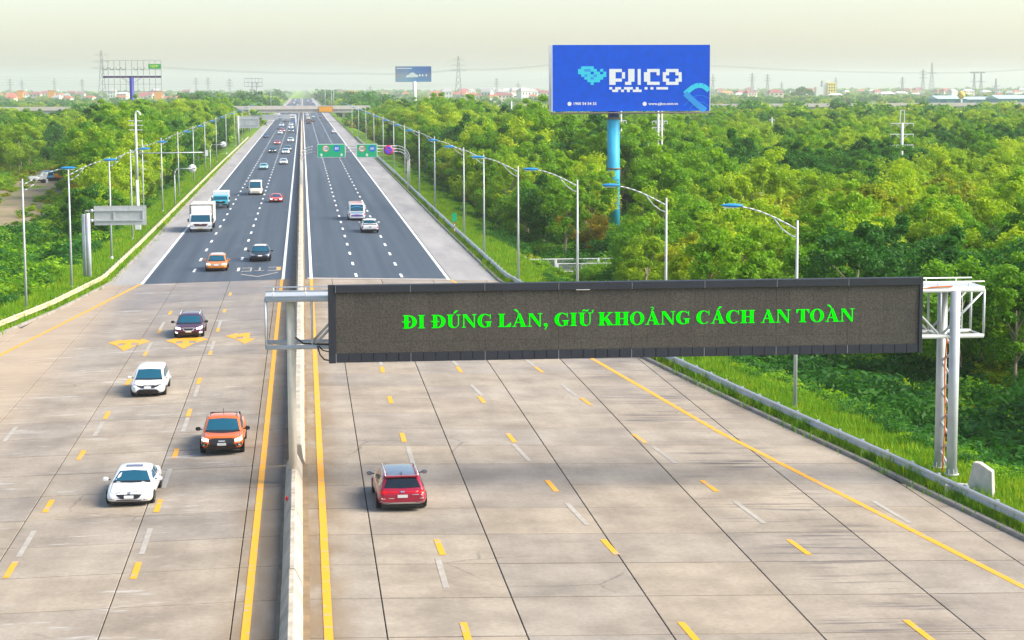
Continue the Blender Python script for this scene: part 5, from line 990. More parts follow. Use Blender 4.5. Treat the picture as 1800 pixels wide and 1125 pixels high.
# --- trucks
def truck(label, cabm, boxm, W, cabH, boxH, L, Y, x, big):
    t = thing('box_truck', label, 'truck'); hw = W / 2; cl = 1.9 if big else 1.5; zs_ = S
    m = MB(); prof = [(-L / 2, .45), (-L / 2 - .03, 1.15), (-L / 2 + .05, 1.45), (-L / 2 + .28, cabH), (-L / 2 + .6, cabH + .12), (-L / 2 + cl, cabH + .12), (-L / 2 + cl, .45)]
    m.add([(-hw * .96, y, z * zs_) for y, z in prof] + [(hw * .96, y, z * zs_) for y, z in prof], [tuple(range(7)), tuple(reversed(range(7, 14)))] + [(i, i + 7, (i + 1) % 7 + 7, (i + 1) % 7) for i in range(7)])
    tree = bvh_of(m); m.build('cab', cabm, t, .05, 2)
    def pt(nm, m_, top, bot, d='f', off=.03):
        q = patch(tree, [(u * hw, v * zs_) for u, v in top] if d == 'f' else [(u, v * zs_) for u, v in top], [(u * hw, v * zs_) for u, v in bot] if d == 'f' else [(u, v * zs_) for u, v in bot], d, off); q.build(nm, m_, t)
    c0, c1 = 1.48, cabH - .02
    pt('windshield', M_GLASS, [(-.82, c1), (.82, c1)], [(-.88, c0), (.88, c0)]); pt('grille', mat('grille_maroon', (.10, .03, .03), .5) if big else M_BLACK, [(-.66, 1.22), (.66, 1.22)], [(-.52, .86), (.52, .86)]); pt('bumper', M_WHITEM if big else M_BLACK, [(-.93, .74), (.93, .74)], [(-.9, .48), (.9, .48)], off=.06)
    pt('badge', M_CHROME, [(-.15, 1.24), (.15, 1.24)], [(-.12, 1.12), (.12, 1.12)], off=.06); pt('number_plate', M_PLATEY if big else M_PLATE, [(-.2, .64), (.2, .64)], [(-.2, .54), (.2, .54)], off=.09)
    for s_ in (-1, 1): pt('headlight', M_LENS, sorted([(s_ * .66, .88), (s_ * .92, .94)]), sorted([(s_ * .66, .76), (s_ * .92, .78)]), off=.05); pt('side_window', M_GLASS, [(-L / 2 + .5, c1), (-L / 2 + cl - .3, c1)], [(-L / 2 + .35, c0 - .1), (-L / 2 + cl - .3, c0 - .1)], 'L' if s_ < 0 else 'R', .02)
    b0 = -L / 2 + cl + .12; bw_ = hw * 1.04
    m = MB(); m.box(-bw_, bw_, b0, L / 2, .95 * S, boxH * S); m.build('cargo_box', boxm, t, .03)
    if big:
        m = MB(); m.add([(-hw * .82, -L / 2 + .55, (cabH + .12) * S), (hw * .82, -L / 2 + .55, (cabH + .12) * S), (hw * .86, b0 - .1, (boxH - .12) * S), (-hw * .86, b0 - .1, (boxH - .12) * S), (-hw * .8, b0 - .1, cabH * S), (hw * .8, b0 - .1, cabH * S)], [(0, 1, 2, 3), (0, 3, 4), (1, 5, 2), (2, 5, 4, 3)]); m.build('wind_deflector', cabm, t)
        for xx in (-bw_, bw_): m = MB(); m.box(xx - .03, xx + .03, b0 - .03, b0 + .06, .95 * S, boxH * S + .01); m.build('box_edge', M_BLACK, t)
        m = MB(); m.box(-bw_ - .02, bw_ + .02, b0 - .04, b0 + .05, boxH * S - .04, boxH * S + .03); m.build('box_edge', M_BLACK, t)
        for k in range(7): y = b0 + .8 + k * (L / 2 - b0 - 1) / 6; m = MB(); m.tube((-bw_ * .98, y, boxH * S + .01), (bw_ * .98, y, boxH * S + .01), .03, n=5); m.build('tarp_bow', boxm, t)
    m = MB(); m.box(-hw * .5, hw * .5, -L / 2 + .2, L / 2 - .1, .55 * S, .92 * S); m.build('chassis', M_BLACK, t)
    for s_ in (-1, 1): m = MB(); m.box(*sorted((s_ * (hw + .06), s_ * (hw + .22))), -L / 2 + .12, -L / 2 + .22, 1.45 * S, 1.95 * S); m.build('mirror', M_BLACK, t, .02)
    add_wheels(t, dict(L=L, W=W, wheel=(.95 / L, 1 - 1.6 / L, .46 if big else .36))); place(t, 0, 0, Y + L / 2, x=x); return t
truck('large white box truck with deflector and maroon grille in outer lane', P_WHITE, mat('tarp_cream', (.62, .60, .54), .7, var=.12, vscale=1), 2.42, 2.45, 3.75, 9.0, 221, -11.3, True)
truck('small teal lorry with white box following the large truck', P_TEAL, P_WHITE, 2.0, 2.05, 2.75, 5.6, 264, -10.85, False)
q = truck('distant white lorry beyond the overpass in the inner lane', P_WHITE, P_CREAM, 2.4, 2.4, 3.4, 8.0, 1300, .9 + 1.6, True)
# --- machines in the clearing
t = thing('excavator', 'small orange and blue tracked excavator parked in the dirt clearing', 'excavator', (gx(103, 405), 405, terr(gx(103, 405), 405)), R(20)); PO = paint('digger_orange', (.75, .25, .02)); 
for s_ in (-1, 1): m = MB(); m.box(-1.5, 1.5, s_ * .9 - .25, s_ * .9 + .25, 0, .62); m.build('track', M_BLACK, t, .2, 2)
m = MB(); m.box(-.2, 1.9, -.95, .95, .7, 1.5); m.build('engine_cover', PO, t, .1, 2); m = MB(); m.box(-1.5, -.1, -.9, .9, .7, 1.9); m.build('operator_cab', paint('digger_blue', (.10, .42, .70)), t, .1, 2); m = MB(); m.box(-1.52, -.3, -.92, -.2, 1.15, 1.75); m.build('cab_glass', M_GLASS, t)
m = MB(); m.box(-1.9, 1.5, -1.0, 1.0, 1.92, 2.02); m.build('canopy', mat('canopy_blue', (.16, .50, .80), .5), t); m = MB(); m.path([(-.8, .4, 1.2), (1.6, .4, 2.15), (3.0, .4, 1.8)], [.18, .15, .10], 6); m.build('boom', mat('boom_dark', (.14, .10, .08), .6), t); m = MB(); m.path([(3.0, .4, 1.8), (3.1, .4, .7)], [.12, .1], 6); m.box(2.8, 3.4, .1, .7, .2, .75); m.build('bucket_arm', MATS['boom_dark'], t)
t = thing('skip_trailer', 'white tipper trailer with sloped body by the excavator in clearing', 'trailer', (gx(80, 398), 398, terr(gx(80, 398), 398)), R(15))
m = MB(); pr = [(-2.2, .7), (1.0, .7), (1.4, 1.9), (.4, 2.3), (-.2, 1.5), (-2.4, 1.3)]; m.add([(x, -.9, z) for x, z in pr] + [(x, .9, z) for x, z in pr], [tuple(range(6)), tuple(reversed(range(6, 12)))] + [(i, i + 6, (i + 1) % 6 + 6, (i + 1) % 6) for i in range(6)]); m.build('tipping_body', P_WHITE, t, .05)
for xx in (-1.4, .5):
    for s_ in (-1, 1): m = MB(); m.tube((xx, s_ * .72, .42), (xx, s_ * .92, .42), .42, n=12); m.build('wheel', M_TYRE, t)
m = MB(); m.box(-2.3, 1.2, -.5, .5, .45, .68); m.build('chassis', M_BLACK, t); m = MB(); m.box(.9, 1.35, -.8, -.4, 0, .8); m.build('support_leg', P_WHITE, t)
# --- precast slab by the gantry columns
Yb = 74.6; b = at(1722, 880, Yb); t = thing('concrete_block', 'pale concrete slab leaning upright behind guardrail at the gantry foot', 'concrete block', (b.x, Yb, terr(b.x, Yb) - .05), R(-35))
m = MB(); pr = [(-.42, 0), (.42, 0), (.36, .78), (-.02, .98), (-.20, .98)]; m.add([(x, -.12 + z * .06, z) for x, z in pr] + [(x, .14 + z * .06, z) for x, z in pr], [tuple(reversed(range(5))), tuple(range(5, 10))] + [(i, (i + 1) % 5, (i + 1) % 5 + 5, i + 5) for i in range(5)]); m.build('upright_slab', mat('slab_pale', (.50, .47, .42), .85, var=.2, vscale=3), t, .015)
m = MB(); m.box(-1.0, -.35, -.2, .3, 0, .34); m.build('footing', MATS['slab_pale'], t, .02); t.scale = (1.35, 1.35, 1.5)
# ================================================================== vegetation
def leaf_mesh(name, centers, radii, tints, per, size, mat_, flat=.75, aspect=.5, seed=0):
    g = np.random.default_rng(seed); C = np.repeat(np.array(centers), per, 0); Rr = np.repeat(np.array(radii), per); T = np.repeat(np.array(tints), per); n = len(C)
    d = g.normal(size=(n, 3)); d /= np.linalg.norm(d, axis=1)[:, None]; rad = g.random(n) ** .4
    P = C + d * (rad * Rr)[:, None] * np.array([1, 1, flat])
    nrm = d * .6 + g.normal(size=(n, 3)) * .55 + np.array([0, 0, .45]); nrm /= np.linalg.norm(nrm, axis=1)[:, None]
    u = np.cross(nrm, g.normal(size=(n, 3))); u /= np.linalg.norm(u, axis=1)[:, None] + 1e-9; w = np.cross(nrm, u)
    s = size * (.55 + .9 * g.random(n)); u *= s[:, None]; w *= (s * aspect)[:, None]
    V = np.empty((n, 4, 3)); V[:, 0] = P - u; V[:, 1] = P + w; V[:, 2] = P + u; V[:, 3] = P - w
    me = bpy.data.meshes.new(name); me.vertices.add(n * 4); me.vertices.foreach_set('co', V.reshape(-1)); me.loops.add(n * 4); me.loops.foreach_set('vertex_index', np.arange(n * 4)); me.polygons.add(n); me.polygons.foreach_set('loop_start', np.arange(0, n * 4, 4)); me.polygons.foreach_set('loop_total', np.full(n, 4))
    at_ = me.attributes.new('tint', 'FLOAT', 'POINT'); at_.data.foreach_set('value', np.repeat(np.clip(T + g.normal(size=n) * .12, 0, 1), 4).astype(np.float32)); me.materials.append(mat_); me.update(); return me
def tree_proto(seed, H, CR, mat_, clumps=46, per=120, size=.22, base=.28, open_=.0, flat=.75):
    rg = random.Random(seed); m = MB(); tr = max(.09, H * .014); lean = Vector((rg.uniform(-.06, .06), rg.uniform(-.06, .06), 1)); top = lean * (H * .62)
    k1 = lean * (H * .3) + Vector((rg.uniform(-.2, .2), rg.uniform(-.2, .2), 0)); m.path([(0, 0, -.6), k1, top], [tr, tr * .75, tr * .35], 7); cents = []; rads = []; tints = []; limbs = []
    for i in range(rg.randint(5, 8)):
        a = rg.uniform(0, 6.28); z0 = H * rg.uniform(base * .8, .58); s = lean * z0; e = s + Vector((math.cos(a) * CR * rg.uniform(.45, .9), math.sin(a) * CR * rg.uniform(.45, .9), H * rg.uniform(.12, .34))); md = s.lerp(e, .5) + Vector((0, 0, H * .03)); m.path([s, md, e], [tr * .45, tr * .3, tr * .12], 5); limbs.append((s, e))
    for i in range(clumps):
        if i < len(limbs) * 2: s, e = limbs[i % len(limbs)]; p = s.lerp(e, rg.uniform(.75, 1.08))
        else:
            a = rg.uniform(0, 6.28); v = rg.uniform(-1, 1); rr = (1 - v * v) ** .5 * rg.uniform(.55, 1.0); zc = H * (base + 1) / 2; p = Vector((math.cos(a) * rr * CR, math.sin(a) * rr * CR, zc + v * H * (1 - base) / 2 * rg.uniform(.7, 1.0))) + lean * 0
        if rg.random() < open_: continue
        cents.append(tuple(p)); rads.append(CR * rg.choice((rg.uniform(.12, .24), rg.uniform(.20, .40)))); tints.append(rg.uniform(.15, .85))
    tm = m.build('trunk', M_BARK); td = tm.data; bpy.data.objects.remove(tm)
    return td, leaf_mesh('crown', cents, rads, tints, per, size, mat_, flat, .5, seed)
PROTO = []
for i, (H, CR, li, cl, per, sz, ba, op) in enumerate([(11.5, 3.3, 0, 56, 130, .20, .22, .05), (10.5, 3.6, 0, 60, 130, .20, .18, .1), (12.5, 3.0, 1, 52, 140, .20, .25, .1), (9.5, 3.8, 1, 60, 130, .20, .12, .0), (9.0, 3.4, 2, 54, 130, .22, .12, .0), (11.0, 3.9, 2, 60, 130, .21, .18, .08), (10.0, 3.2, 3, 50, 120, .20, .22, .15), (8.0, 3.0, 4, 44, 110, .20, .2, .2), (12.0, 2.6, 0, 40, 130, .19, .35, .15), (7.0, 3.0, 1, 44, 130, .2, .05, .0)]):
    PROTO.append(tree_proto(100 + i, H, CR, LEAF[li], int(cl * 1.1), int(per * 1.5), sz * .76, ba, op + .06) + (H, CR, li))
KINDNAME = {0: 'lime green', 1: 'mid green', 2: 'deep green', 3: 'olive yellow', 4: 'rusty orange'}
KIND = {0: ('lime_tree_crown', 'bright lime green'), 1: ('g', 'fresh green'), 2: ('d', 'dark blue-green'), 3: ('o', 'olive yellow'), 4: ('r', 'rust tinted')}
TALL = [(137 + 0 * i, 0) for i in range(1)]
def where(x, y, side):
    ls = LAMPR if side > 0 else LAMPL; i = min(range(len(ls)), key=lambda q: abs(ls[q][0] - y)); e = (x - xr(y)) if side > 0 else (xl(y) - x); r_ = min(14, max(0, int((e - 6) / 6)))
    return f"level with {ORD[i]} lamp post of the {'wooded' if side > 0 else 'sunlit'} verge, {ORD[r_]} row back"
def add_tree(k, x, y, s, side, hz=1):
    td, cd, H, CR, li = PROTO[k]; sd_ = where(x, y, side)
    t = thing('leafy_tree', f'{KINDNAME[li]} tree {sd_}', 'tree', (x, y, terr(x, y)), random.uniform(0, 6.28), f'{KINDNAME[li]} trees {sd_}'); t.scale = (s, s, s * hz * S / .85); link('trunk', td, t); link('crown', cd, t); return t
def in_view(x, y, m_=6):
    return (-531 / F) * y * 1.06 - m_ < x < (1269 / F) * y * 1.06 + m_
def clear(x, y):
    """open ground: clearing, side road, pole bases"""
    if x < 0:
        u = (y - 240) / 310; cx = -41 - 17 * u
        if 235 < y < 560 and abs(x - cx) < 9.5 - 3.5 * u: return True
        if y < 235 and x < -34 and y > 205: return True
        if x / y < -.106 and y < 430: return True
        if y < 243 and x < xl(y) - 5 and not (y > 175 and x > -25.5): return random.random() < .985
        if y < 175: return True
    else:
        if 188 < y < 201 and x < 44: return True
        if .147 < x / y < .190 and 150 < y < 262: return x / y < .172 or y > 205
        if .172 < x / y < .188 and y < 300: return True
        if 150 < y < 200 and x / y < .162 and x < 34: return random.random() < .97
        if abs(x - 60) < 8 and 225 < y < 262: return True
        if abs(x - 66) < 7 and 180 < y < 200: return True
        if y < 128 and x < xr(y) + 19: return random.random() < .985
    return False
cand = []
def poisson(n, f, dmin, exist):
    grid = {}; out = []
    def key(p): return int(p[0] // 12), int(p[1] // 12)
    for e in exist: grid.setdefault(key(e), []).append(e)
    for _ in range(n):
        p = f()
        if p is None: continue
        k = key(p); d2 = dmin(p) ** 2; ok = True
        for i in (-1, 0, 1):
            for j in (-1, 0, 1):
                for q in grid.get((k[0] + i, k[1] + j), ()):
                    if (q[0] - p[0]) ** 2 + (q[1] - p[1]) ** 2 < d2: ok = False; break
                if not ok: break
            if not ok: break
        if ok: grid.setdefault(k, []).append(p); out.append(p)
    return out
def rnd_right():
    y = 74 + (random.random() ** .75) * 640; e = xr(y) + 8.5; w = (1269 / F) * y * 1.08 + 6 - e
    if w < 1: return None
    x = e + random.random() * w
    return None if clear(x, y) else (x, y)
def rnd_left():
    y = 132 + (random.random() ** .8) * 620; e = -(xl(y) - 7.5); w = (531 / F) * y * 1.08 + 6 - e
    if w < 1: return None
    x = -(e + random.random() * w)
    return None if clear(x, y) else (x, y)
pr_ = poisson(9000, rnd_right, lambda p: 3.9 + p[1] * .002, []); pl_ = poisson(6000, rnd_left, lambda p: 3.9 + p[1] * .002, [])
def zone_noise(x, y): return math.sin(x * .045 + 1.7) * math.cos(y * .031 + .4) + .5 * math.sin(x * .11 - y * .07)
def pick_proto(x, y):
    z = zone_noise(x, y) + random.uniform(-.55, .55)
    if random.random() < .02: return 7
    if z > .55: return random.choice((4, 5, 5))
    if z > .05: return random.choice((2, 3, 2, 9))
    if z < -.75: return random.choice((6, 6, 0, 8))
    return random.choice((0, 1, 0, 1, 8, 3))
random.seed(21)
allp = [(p[1] + abs(p[0]) * .3, p, 1) for p in pr_] + [(p[1] + abs(p[0]) * .3, p, -1) for p in pl_]; allp.sort(key=lambda q: q[0])
far_pts = []; nt = {1: 0, -1: 0}; LIM = {1: 190, -1: 110}
def sc_for(x, y):
    e = (x - xr(y)) if x > 0 else (xl(y) - x); edge = .84 if e < 13 else 1.0; up = 1 + .38 * max(0, min(1, (y - 205) / 120)) * max(0, min(1, (60 - e) / 30)); return edge * up * random.uniform(.74, 1.06)
for _, (x, y), sd_ in allp:
    k = pick_proto(x, y); s = sc_for(x, y)
    if nt[sd_] < LIM[sd_]: add_tree(k, x, y, s, sd_); nt[sd_] += 1
    else: far_pts.append((x, y, terr(x, y), s, k))
def scatter(name, label, cat, pts, metas, zsq=1.0):
    """many unaccountable plants as one object: instances of the prototype meshes on points"""
    col = bpy.data.collections.new(name + '_prototypes'); 
    for i, (a, b) in enumerate(metas):
        me = a
        if b is not None:
            bm = bmesh.new(); bm.from_mesh(a); bm.from_mesh(b); me = bpy.data.meshes.new(name); nA = len(a.polygons)
            bm.to_mesh(me); bm.free(); me.materials.append(a.materials[0]); me.materials.append(b.materials[0]); mi = np.zeros(len(me.polygons), dtype=np.int32); mi[nA:] = 1; me.polygons.foreach_set('material_index', mi)
        o = bpy.data.objects.new('%s_%02d' % (name, i), me); col.objects.link(o)
    me = bpy.data.meshes.new(name); me.from_pydata([p[:3] for p in pts], [], [])
    for an, tp, vals in (('s', 'FLOAT', [p[3] for p in pts]), ('k', 'INT', [p[4] for p in pts]), ('r', 'FLOAT', [random.uniform(0, 6.28) for p in pts])): me.attributes.new(an, tp, 'POINT').data.foreach_set('value', vals)
    o = link(name, me); tag(o, label, cat, kind='stuff')
    ng = bpy.data.node_groups.new(name, 'GeometryNodeTree'); ng.interface.new_socket('Geometry', in_out='INPUT', socket_type='NodeSocketGeometry'); ng.interface.new_socket('Geometry', in_out='OUTPUT', socket_type='NodeSocketGeometry')
    n = ng.nodes; l = ng.links; gi = n.new('NodeGroupInput'); go_ = n.new('NodeGroupOutput'); ip = n.new('GeometryNodeInstanceOnPoints'); ci = n.new('GeometryNodeCollectionInfo'); ci.inputs['Collection'].default_value = col; ci.inputs['Separate Children'].default_value = True; ci.inputs['Reset Children'].default_value = True
    def attr(nm, tp): q = n.new('GeometryNodeInputNamedAttribute'); q.data_type = tp; q.inputs['Name'].default_value = nm; return q.outputs[0]
    l.new(gi.outputs[0], ip.inputs['Points']); l.new(ci.outputs[0], ip.inputs['Instance']); ip.inputs['Pick Instance'].default_value = True; l.new(attr('k', 'INT'), ip.inputs['Instance Index'])
    cx = n.new('ShaderNodeCombineXYZ'); l.new(attr('r', 'FLOAT'), cx.inputs[2]); l.new(cx.outputs[0], ip.inputs['Rotation']); cs = n.new('ShaderNodeCombineXYZ'); sv_ = attr('s', 'FLOAT'); l.new(sv_, cs.inputs[0]); l.new(sv_, cs.inputs[1]); mz = n.new('ShaderNodeMath'); mz.operation = 'MULTIPLY'; mz.inputs[1].default_value = zsq; l.new(sv_, mz.inputs[0]); l.new(mz.outputs[0], cs.inputs[2]); l.new(cs.outputs[0], ip.inputs['Scale']); l.new(ip.outputs[0], go_.inputs[0])
    o.modifiers.new('scatter', 'NODES').node_group = ng; return o
metas = [(p[0], p[1]) for p in PROTO]
scatter('woodland', 'dense mixed woodland filling the ground behind the nearest trees', 'woodland', far_pts, metas, S / .85)
# far woods as lighter clumps out to the houses
FARP = []
for i, (CR, Hh, li) in enumerate([(4.5, 8.5, 0), (5.0, 8.0, 1), (5.5, 8.5, 2), (4.5, 7.5, 3), (6, 9.5, 2)]):
    rg = random.Random(i + 50); ce, ra, ti = [], [], []
    for q in range(26): a = rg.uniform(0, 6.28); rr = rg.uniform(.2, 1); ce.append((math.cos(a) * rr * CR, math.sin(a) * rr * CR, Hh * (.25 + .6 * rg.random() * (1.15 - rr * .5)))); ra.append(CR * rg.uniform(.22, .4)); ti.append(rg.uniform(.1, .9))
    FARP.append((leaf_mesh('far_crown', ce, ra, ti, 34, .55, LEAF[li], .8, .6, 70 + i), None))
fp = []
random.seed(5)
for _ in range(9000):
    y = 560 + (random.random() ** 1.15) * 4600; side = random.random() < .66; lim = (1269 / F if side else 531 / F) * y * 1.1 + 10; e = (19.5 if y > 640 else 24) + (0 if y < 950 else 6); x = e + random.random() * (lim - e)
    if not side: x = -x
    if -24 < x < 24: continue
    if abs(y - 905) < 9: continue
    if side and 60 < x < 300 and 900 < y < 1150 and random.random() < .5: continue
    if y > 2300 and random.random() < .62: continue
    if side and x / y > .272 and 1150 < y < 1700: continue
    ed = abs(x) - 19; s = random.uniform(.6, 1.0) * (.8 if ed < 12 else 1) * (1.35 if y < 900 else 1); fp.append((x, y, FLOOR, s * (1 + max(0, y - 2500) / 4500), min(4, max(0, int((zone_noise(x, y) + 1.2 + random.uniform(-.6, .6)) * 2)))))
# keep only a spaced subset
keep = []; g_ = {}
for _ in range(260):      # tall belt in front of the overpass, open where its deck shows
    px = random.choice((random.uniform(-10, 462), random.uniform(612, 1830), random.uniform(612, 1830))); Y = random.uniform(770, 893)
    if 40 < px < 132 or 195 < px < 226 or 280 < px < 350 or 775 < px < 868: continue
    x = gx(px, Y)
    if abs(x) < 20.5: continue
    keep.append((x, Y, FLOOR, random.uniform(1.2, 1.55) * (.8 if abs(x) < 28 else 1), random.choice((0, 1, 1, 2, 3))))
for _ in range(150):      # bigger trees along the motorway beyond the overpass
    px = random.choice((random.uniform(330, 500), random.uniform(548, 660))); Y = random.uniform(1000, 2400); x = gx(px, Y)
    if abs(x) < 24: continue
    keep.append((x, Y, FLOOR, random.uniform(1.3, 2.0), random.choice((1, 2, 4, 2))))
for s_ in (-1, 1):
    for q in range(130): Y = 930 + q * 11; keep.append((s_ * random.uniform(24, 40), Y, FLOOR, random.uniform(.7, 1.5), random.choice((0, 1, 2))))
for p in sorted(fp, key=lambda q: q[1]):
    c_ = 4.6 + p[1] * .0026; k = (int(p[0] // c_), int(p[1] // (c_ * 1.6)))
    if k in g_: continue
    g_[k] = 1; keep.append(p)
scatter('far_woodland', 'hazy far-off woods stretching to the distant houses', 'woodland', keep, FARP, .95)
# big dark round tree before the yellow tower block
b = at(1412, 163, 2350); rg = random.Random(3); ce, ra, ti = [], [], []
for q in range(60): a = rg.uniform(0, 6.28); rr = rg.uniform(.1, 1); ce.append((math.cos(a) * rr * 14, math.sin(a) * rr * 8, 4 + 10.5 * (1 - rr * rr * .7) * rg.uniform(.5, 1))); ra.append(3.2); ti.append(rg.uniform(0, .5))
t = thing('spreading_tree', 'big dark dome-shaped tree left of the yellow tower block', 'tree', (b.x, 2350, FLOOR)); link('crown', leaf_mesh('crown', ce, ra, ti, 60, .9, LEAF[2], .8, .6, 9), t); m = MB(); m.tube((0, 0, -.5), (0, 0, 8), .7, .4, 8); m.build('trunk', M_BARK, t)
# undergrowth bushes on slopes and wood floor; grass on the verges
BUSH = []
for i, (CR, Hh, li) in enumerate([(1.2, 1.4, 1), (1.0, 1.0, 0), (1.4, 1.7, 2), (.9, .8, 3), (1.3, 1.2, 1)]):
    rg = random.Random(i + 90); ce, ra, ti = [], [], []
    for q in range(12): a = rg.uniform(0, 6.28); rr = rg.uniform(0, .8); ce.append((math.cos(a) * rr * CR, math.sin(a) * rr * CR, Hh * rg.uniform(.15, .75))); ra.append(CR * rg.uniform(.28, .45)); ti.append(rg.uniform(.15, .95))
    BUSH.append((leaf_mesh('bush', ce, ra, ti, 40, .13, LEAF[li], .7, .45, 200 + i), None))
def clear_low(x, y): return (x < 0 and 236 < y < 560 and abs(x + 41 + 17 * (y - 240) / 310) < 8.2 - 3 * (y - 240) / 310) or (x > 0 and 189.5 < y < 199.5 and x < 36) or (x > 19 and 165 < y < 192 and x / y < .17 and random.random() < .8)
bp_ = []; random.seed(11)
for _ in range(900):
    px = random.uniform(-20, 205); y = random.uniform(158, 246); x = gx(px, y)
    if x > xl(y) - 6: continue
    bp_.append((x, y, terr(x, y) - .1, random.uniform(.9, 2.3), random.choice((0, 0, 1, 1, 2, 3, 4))))
for _ in range(900):
    y = random.uniform(236, 480); x = -y * random.uniform(.085, .165)
    if x < xl(y) - 6 and not clear_low(x, y): bp_.append((x, y, terr(x, y) - .1, random.uniform(.6, 2.0), random.choice((0, 0, 1, 1, 3, 4))))
for _ in range(420):
    y = random.uniform(238, 560); u = (y - 240) / 310; x = -41 - 17 * u + random.choice((-1, 1)) * random.uniform(.35, 1.15) * (8.6 - 3.2 * u); bp_.append((x, y, terr(x, y) - .05, random.uniform(.3, 1.3), random.choice((0, 1, 3, 3))))
for _ in range(700):
    px = random.uniform(900, 1120); y = random.uniform(140, 188); x = gx(px, y)
    if x > xr(y) + 5: bp_.append((x, y, terr(x, y) - .1, random.uniform(.3, .8), random.choice((0, 1, 3, 3))))
for _ in range(350):
    y = random.uniform(150, 262); x = y * random.uniform(.145, .19); bp_.append((x, y, terr(x, y) - .1, random.uniform(.7, 1.9), random.choice((0, 1, 2, 4))))
for _ in range(21000):
    if random.random() < .66: y = 62 + random.random() ** 1.5 * 330; e = random.choice((random.uniform(3.0, 12), random.uniform(4, 40), random.uniform(3.4, 20))); x = xr(y) + e
    else: y = 125 + random.random() ** 1.4 * 380; e = random.choice((random.uniform(4.2, 14), random.uniform(5, 36))); x = xl(y) - e
    if clear_low(x, y) or not in_view(x, y): continue
    z_ = zone_noise(x * 3, y * 2.2); s = random.uniform(.45, 1.05) * (.62 if e < 5 else (1.0 if e < 9 else random.choice((1.0, 1.3, 1.8)))); bp_.append((x, y, terr(x, y) - .08, s, min(4, max(0, int((z_ + 1.3 + random.uniform(-.7, .7)) * 1.9)))))
scatter('undergrowth', 'thick low scrub and creepers covering the embankment slopes', 'undergrowth', bp_, BUSH, .85)
def grass_mesh(seed, n, h, spread):
    g = np.random.default_rng(seed); V = np.empty((n, 3, 3)); B = np.c_[g.normal(size=(n, 2)) * spread, np.zeros(n)]; a = g.random(n) * 6.28; w = .018 + .02 * g.random(n); hh = h * (.5 + g.random(n)); d = np.c_[np.cos(a), np.sin(a), np.zeros(n)]; ln = g.normal(size=(n, 2)) * .25
    V[:, 0] = B - d * w[:, None]; V[:, 1] = B + d * w[:, None]; V[:, 2] = B + np.c_[ln * hh[:, None], hh]
    me = bpy.data.meshes.new('tuft'); me.vertices.add(n * 3); me.vertices.foreach_set('co', V.reshape(-1)); me.loops.add(n * 3); me.loops.foreach_set('vertex_index', np.arange(n * 3)); me.polygons.add(n); me.polygons.foreach_set('loop_start', np.arange(0, n * 3, 3)); me.polygons.foreach_set('loop_total', np.full(n, 3)); at_ = me.attributes.new('tint', 'FLOAT', 'POINT'); at_.data.foreach_set('value', np.repeat(np.clip(g.normal(size=n) * .25 + .5, 0, 1), 3).astype(np.float32)); me.materials.append(M_GRASS); me.update(); return me
TUFT = [(grass_mesh(i, 70, (.28, .2, .42)[i % 3], .28), None) for i in range(6)]
gp = []; random.seed(12)
for _ in range(26000):
    if random.random() < .45: y = 58 + random.random() ** 1.4 * 300; x = xr(y) + random.uniform(.15, 4.2)
    else: y = 122 + random.random() ** 1.4 * 330; x = xl(y) - random.uniform(.15, 9.5)
    if not in_view(x, y): continue
    gp.append((x, y, terr(x, y) - .02, random.uniform(.6, 1.2), random.randrange(6)))
scatter('verge_grass', 'short bright green grass on both motorway verges', 'grass', gp, TUFT, 1)
# pale litter and stones on the verges
lp = []; LIT = []
for i in range(4):
    rg = random.Random(i); bm = bmesh.new(); bmesh.ops.create_icosphere(bm, subdivisions=1, radius=.09)
    for v in bm.verts: v.co = Vector((v.co.x * rg.uniform(.7, 1.6), v.co.y * rg.uniform(.7, 1.5), v.co.z * rg.uniform(.3, .7)))
    me = bpy.data.meshes.new('litter'); bm.to_mesh(me); bm.free(); me.materials.append(mat('pale_litter', (.66, .62, .56), .8, var=.2, vscale=4)); LIT.append((me, None))
for _ in range(300):
    if random.random() < .5: y = 60 + random.random() ** 1.2 * 240; x = xr(y) + random.uniform(.7, 2.2)
    else: y = 128 + random.random() ** 1.2 * 190; x = xl(y) - random.uniform(.7, 3.4)
    lp.append((x, y, terr(x, y) + .05, random.uniform(.5, 1.9), random.randrange(4)))
scatter('verge_litter', 'pale scattered litter and stones along the guardrails', 'litter', lp, LIT, 1)
rp_ = [(16.9 + random.gauss(0, .5) + (213 - y) * .16, y, terr(18, y) + .02, random.uniform(1.2, 3.0), random.randrange(4)) for y in [random.uniform(176, 204) for _ in range(420)]]
scatter('stone_pile', 'band of grey rubble stones on right verge near the marker post', 'stones', [(x + 2.6, y, terr(x + 2.6, y) + .06, s * .9, k) for x, y, z, s, k in rp_], LIT, 1)

# ================================================================== bare ground, paths and fences
rows = []
for i in range(28):
    y = 236 + i * 12; u = (y - 240) / 310; cx = -41 - 17 * u; w = 8.6 - 3.2 * u; rows.append([(cx + w * k / 4 + (random.uniform(-.8, .8) if abs(k) == 4 else 0), y, terr(cx + w * k / 4, y) + .05) for k in (-4, -2, 0, 2, 4)])
m = MB(); m.smooth = True; m.sheet(rows); struct(m.build('dirt_track', M_DIRT))
def patch_ground(name, cx, cy, rx, ry, m_, dz=.06):
    m = MB(); rows = []
    for r_ in (1, .6, .2): rows.append([(cx + rx * r_ * math.cos(a) * (1 + .15 * math.sin(3 * a + cx)), cy + ry * r_ * math.sin(a) * (1 + .15 * math.sin(2 * a)), 0) for a in [2 * math.pi * k / 22 for k in range(23)]])
    rows = [[(x, y, terr(x, y) + dz) for x, y, _ in r_] for r_ in rows]; m.smooth = True; m.sheet(rows); struct(m.build(name, m_))
patch_ground('bare_ground', 60, 243, 9, 16, M_GRAVEL); patch_ground('bare_ground', 66, 190, 7, 9, M_GRAVEL)
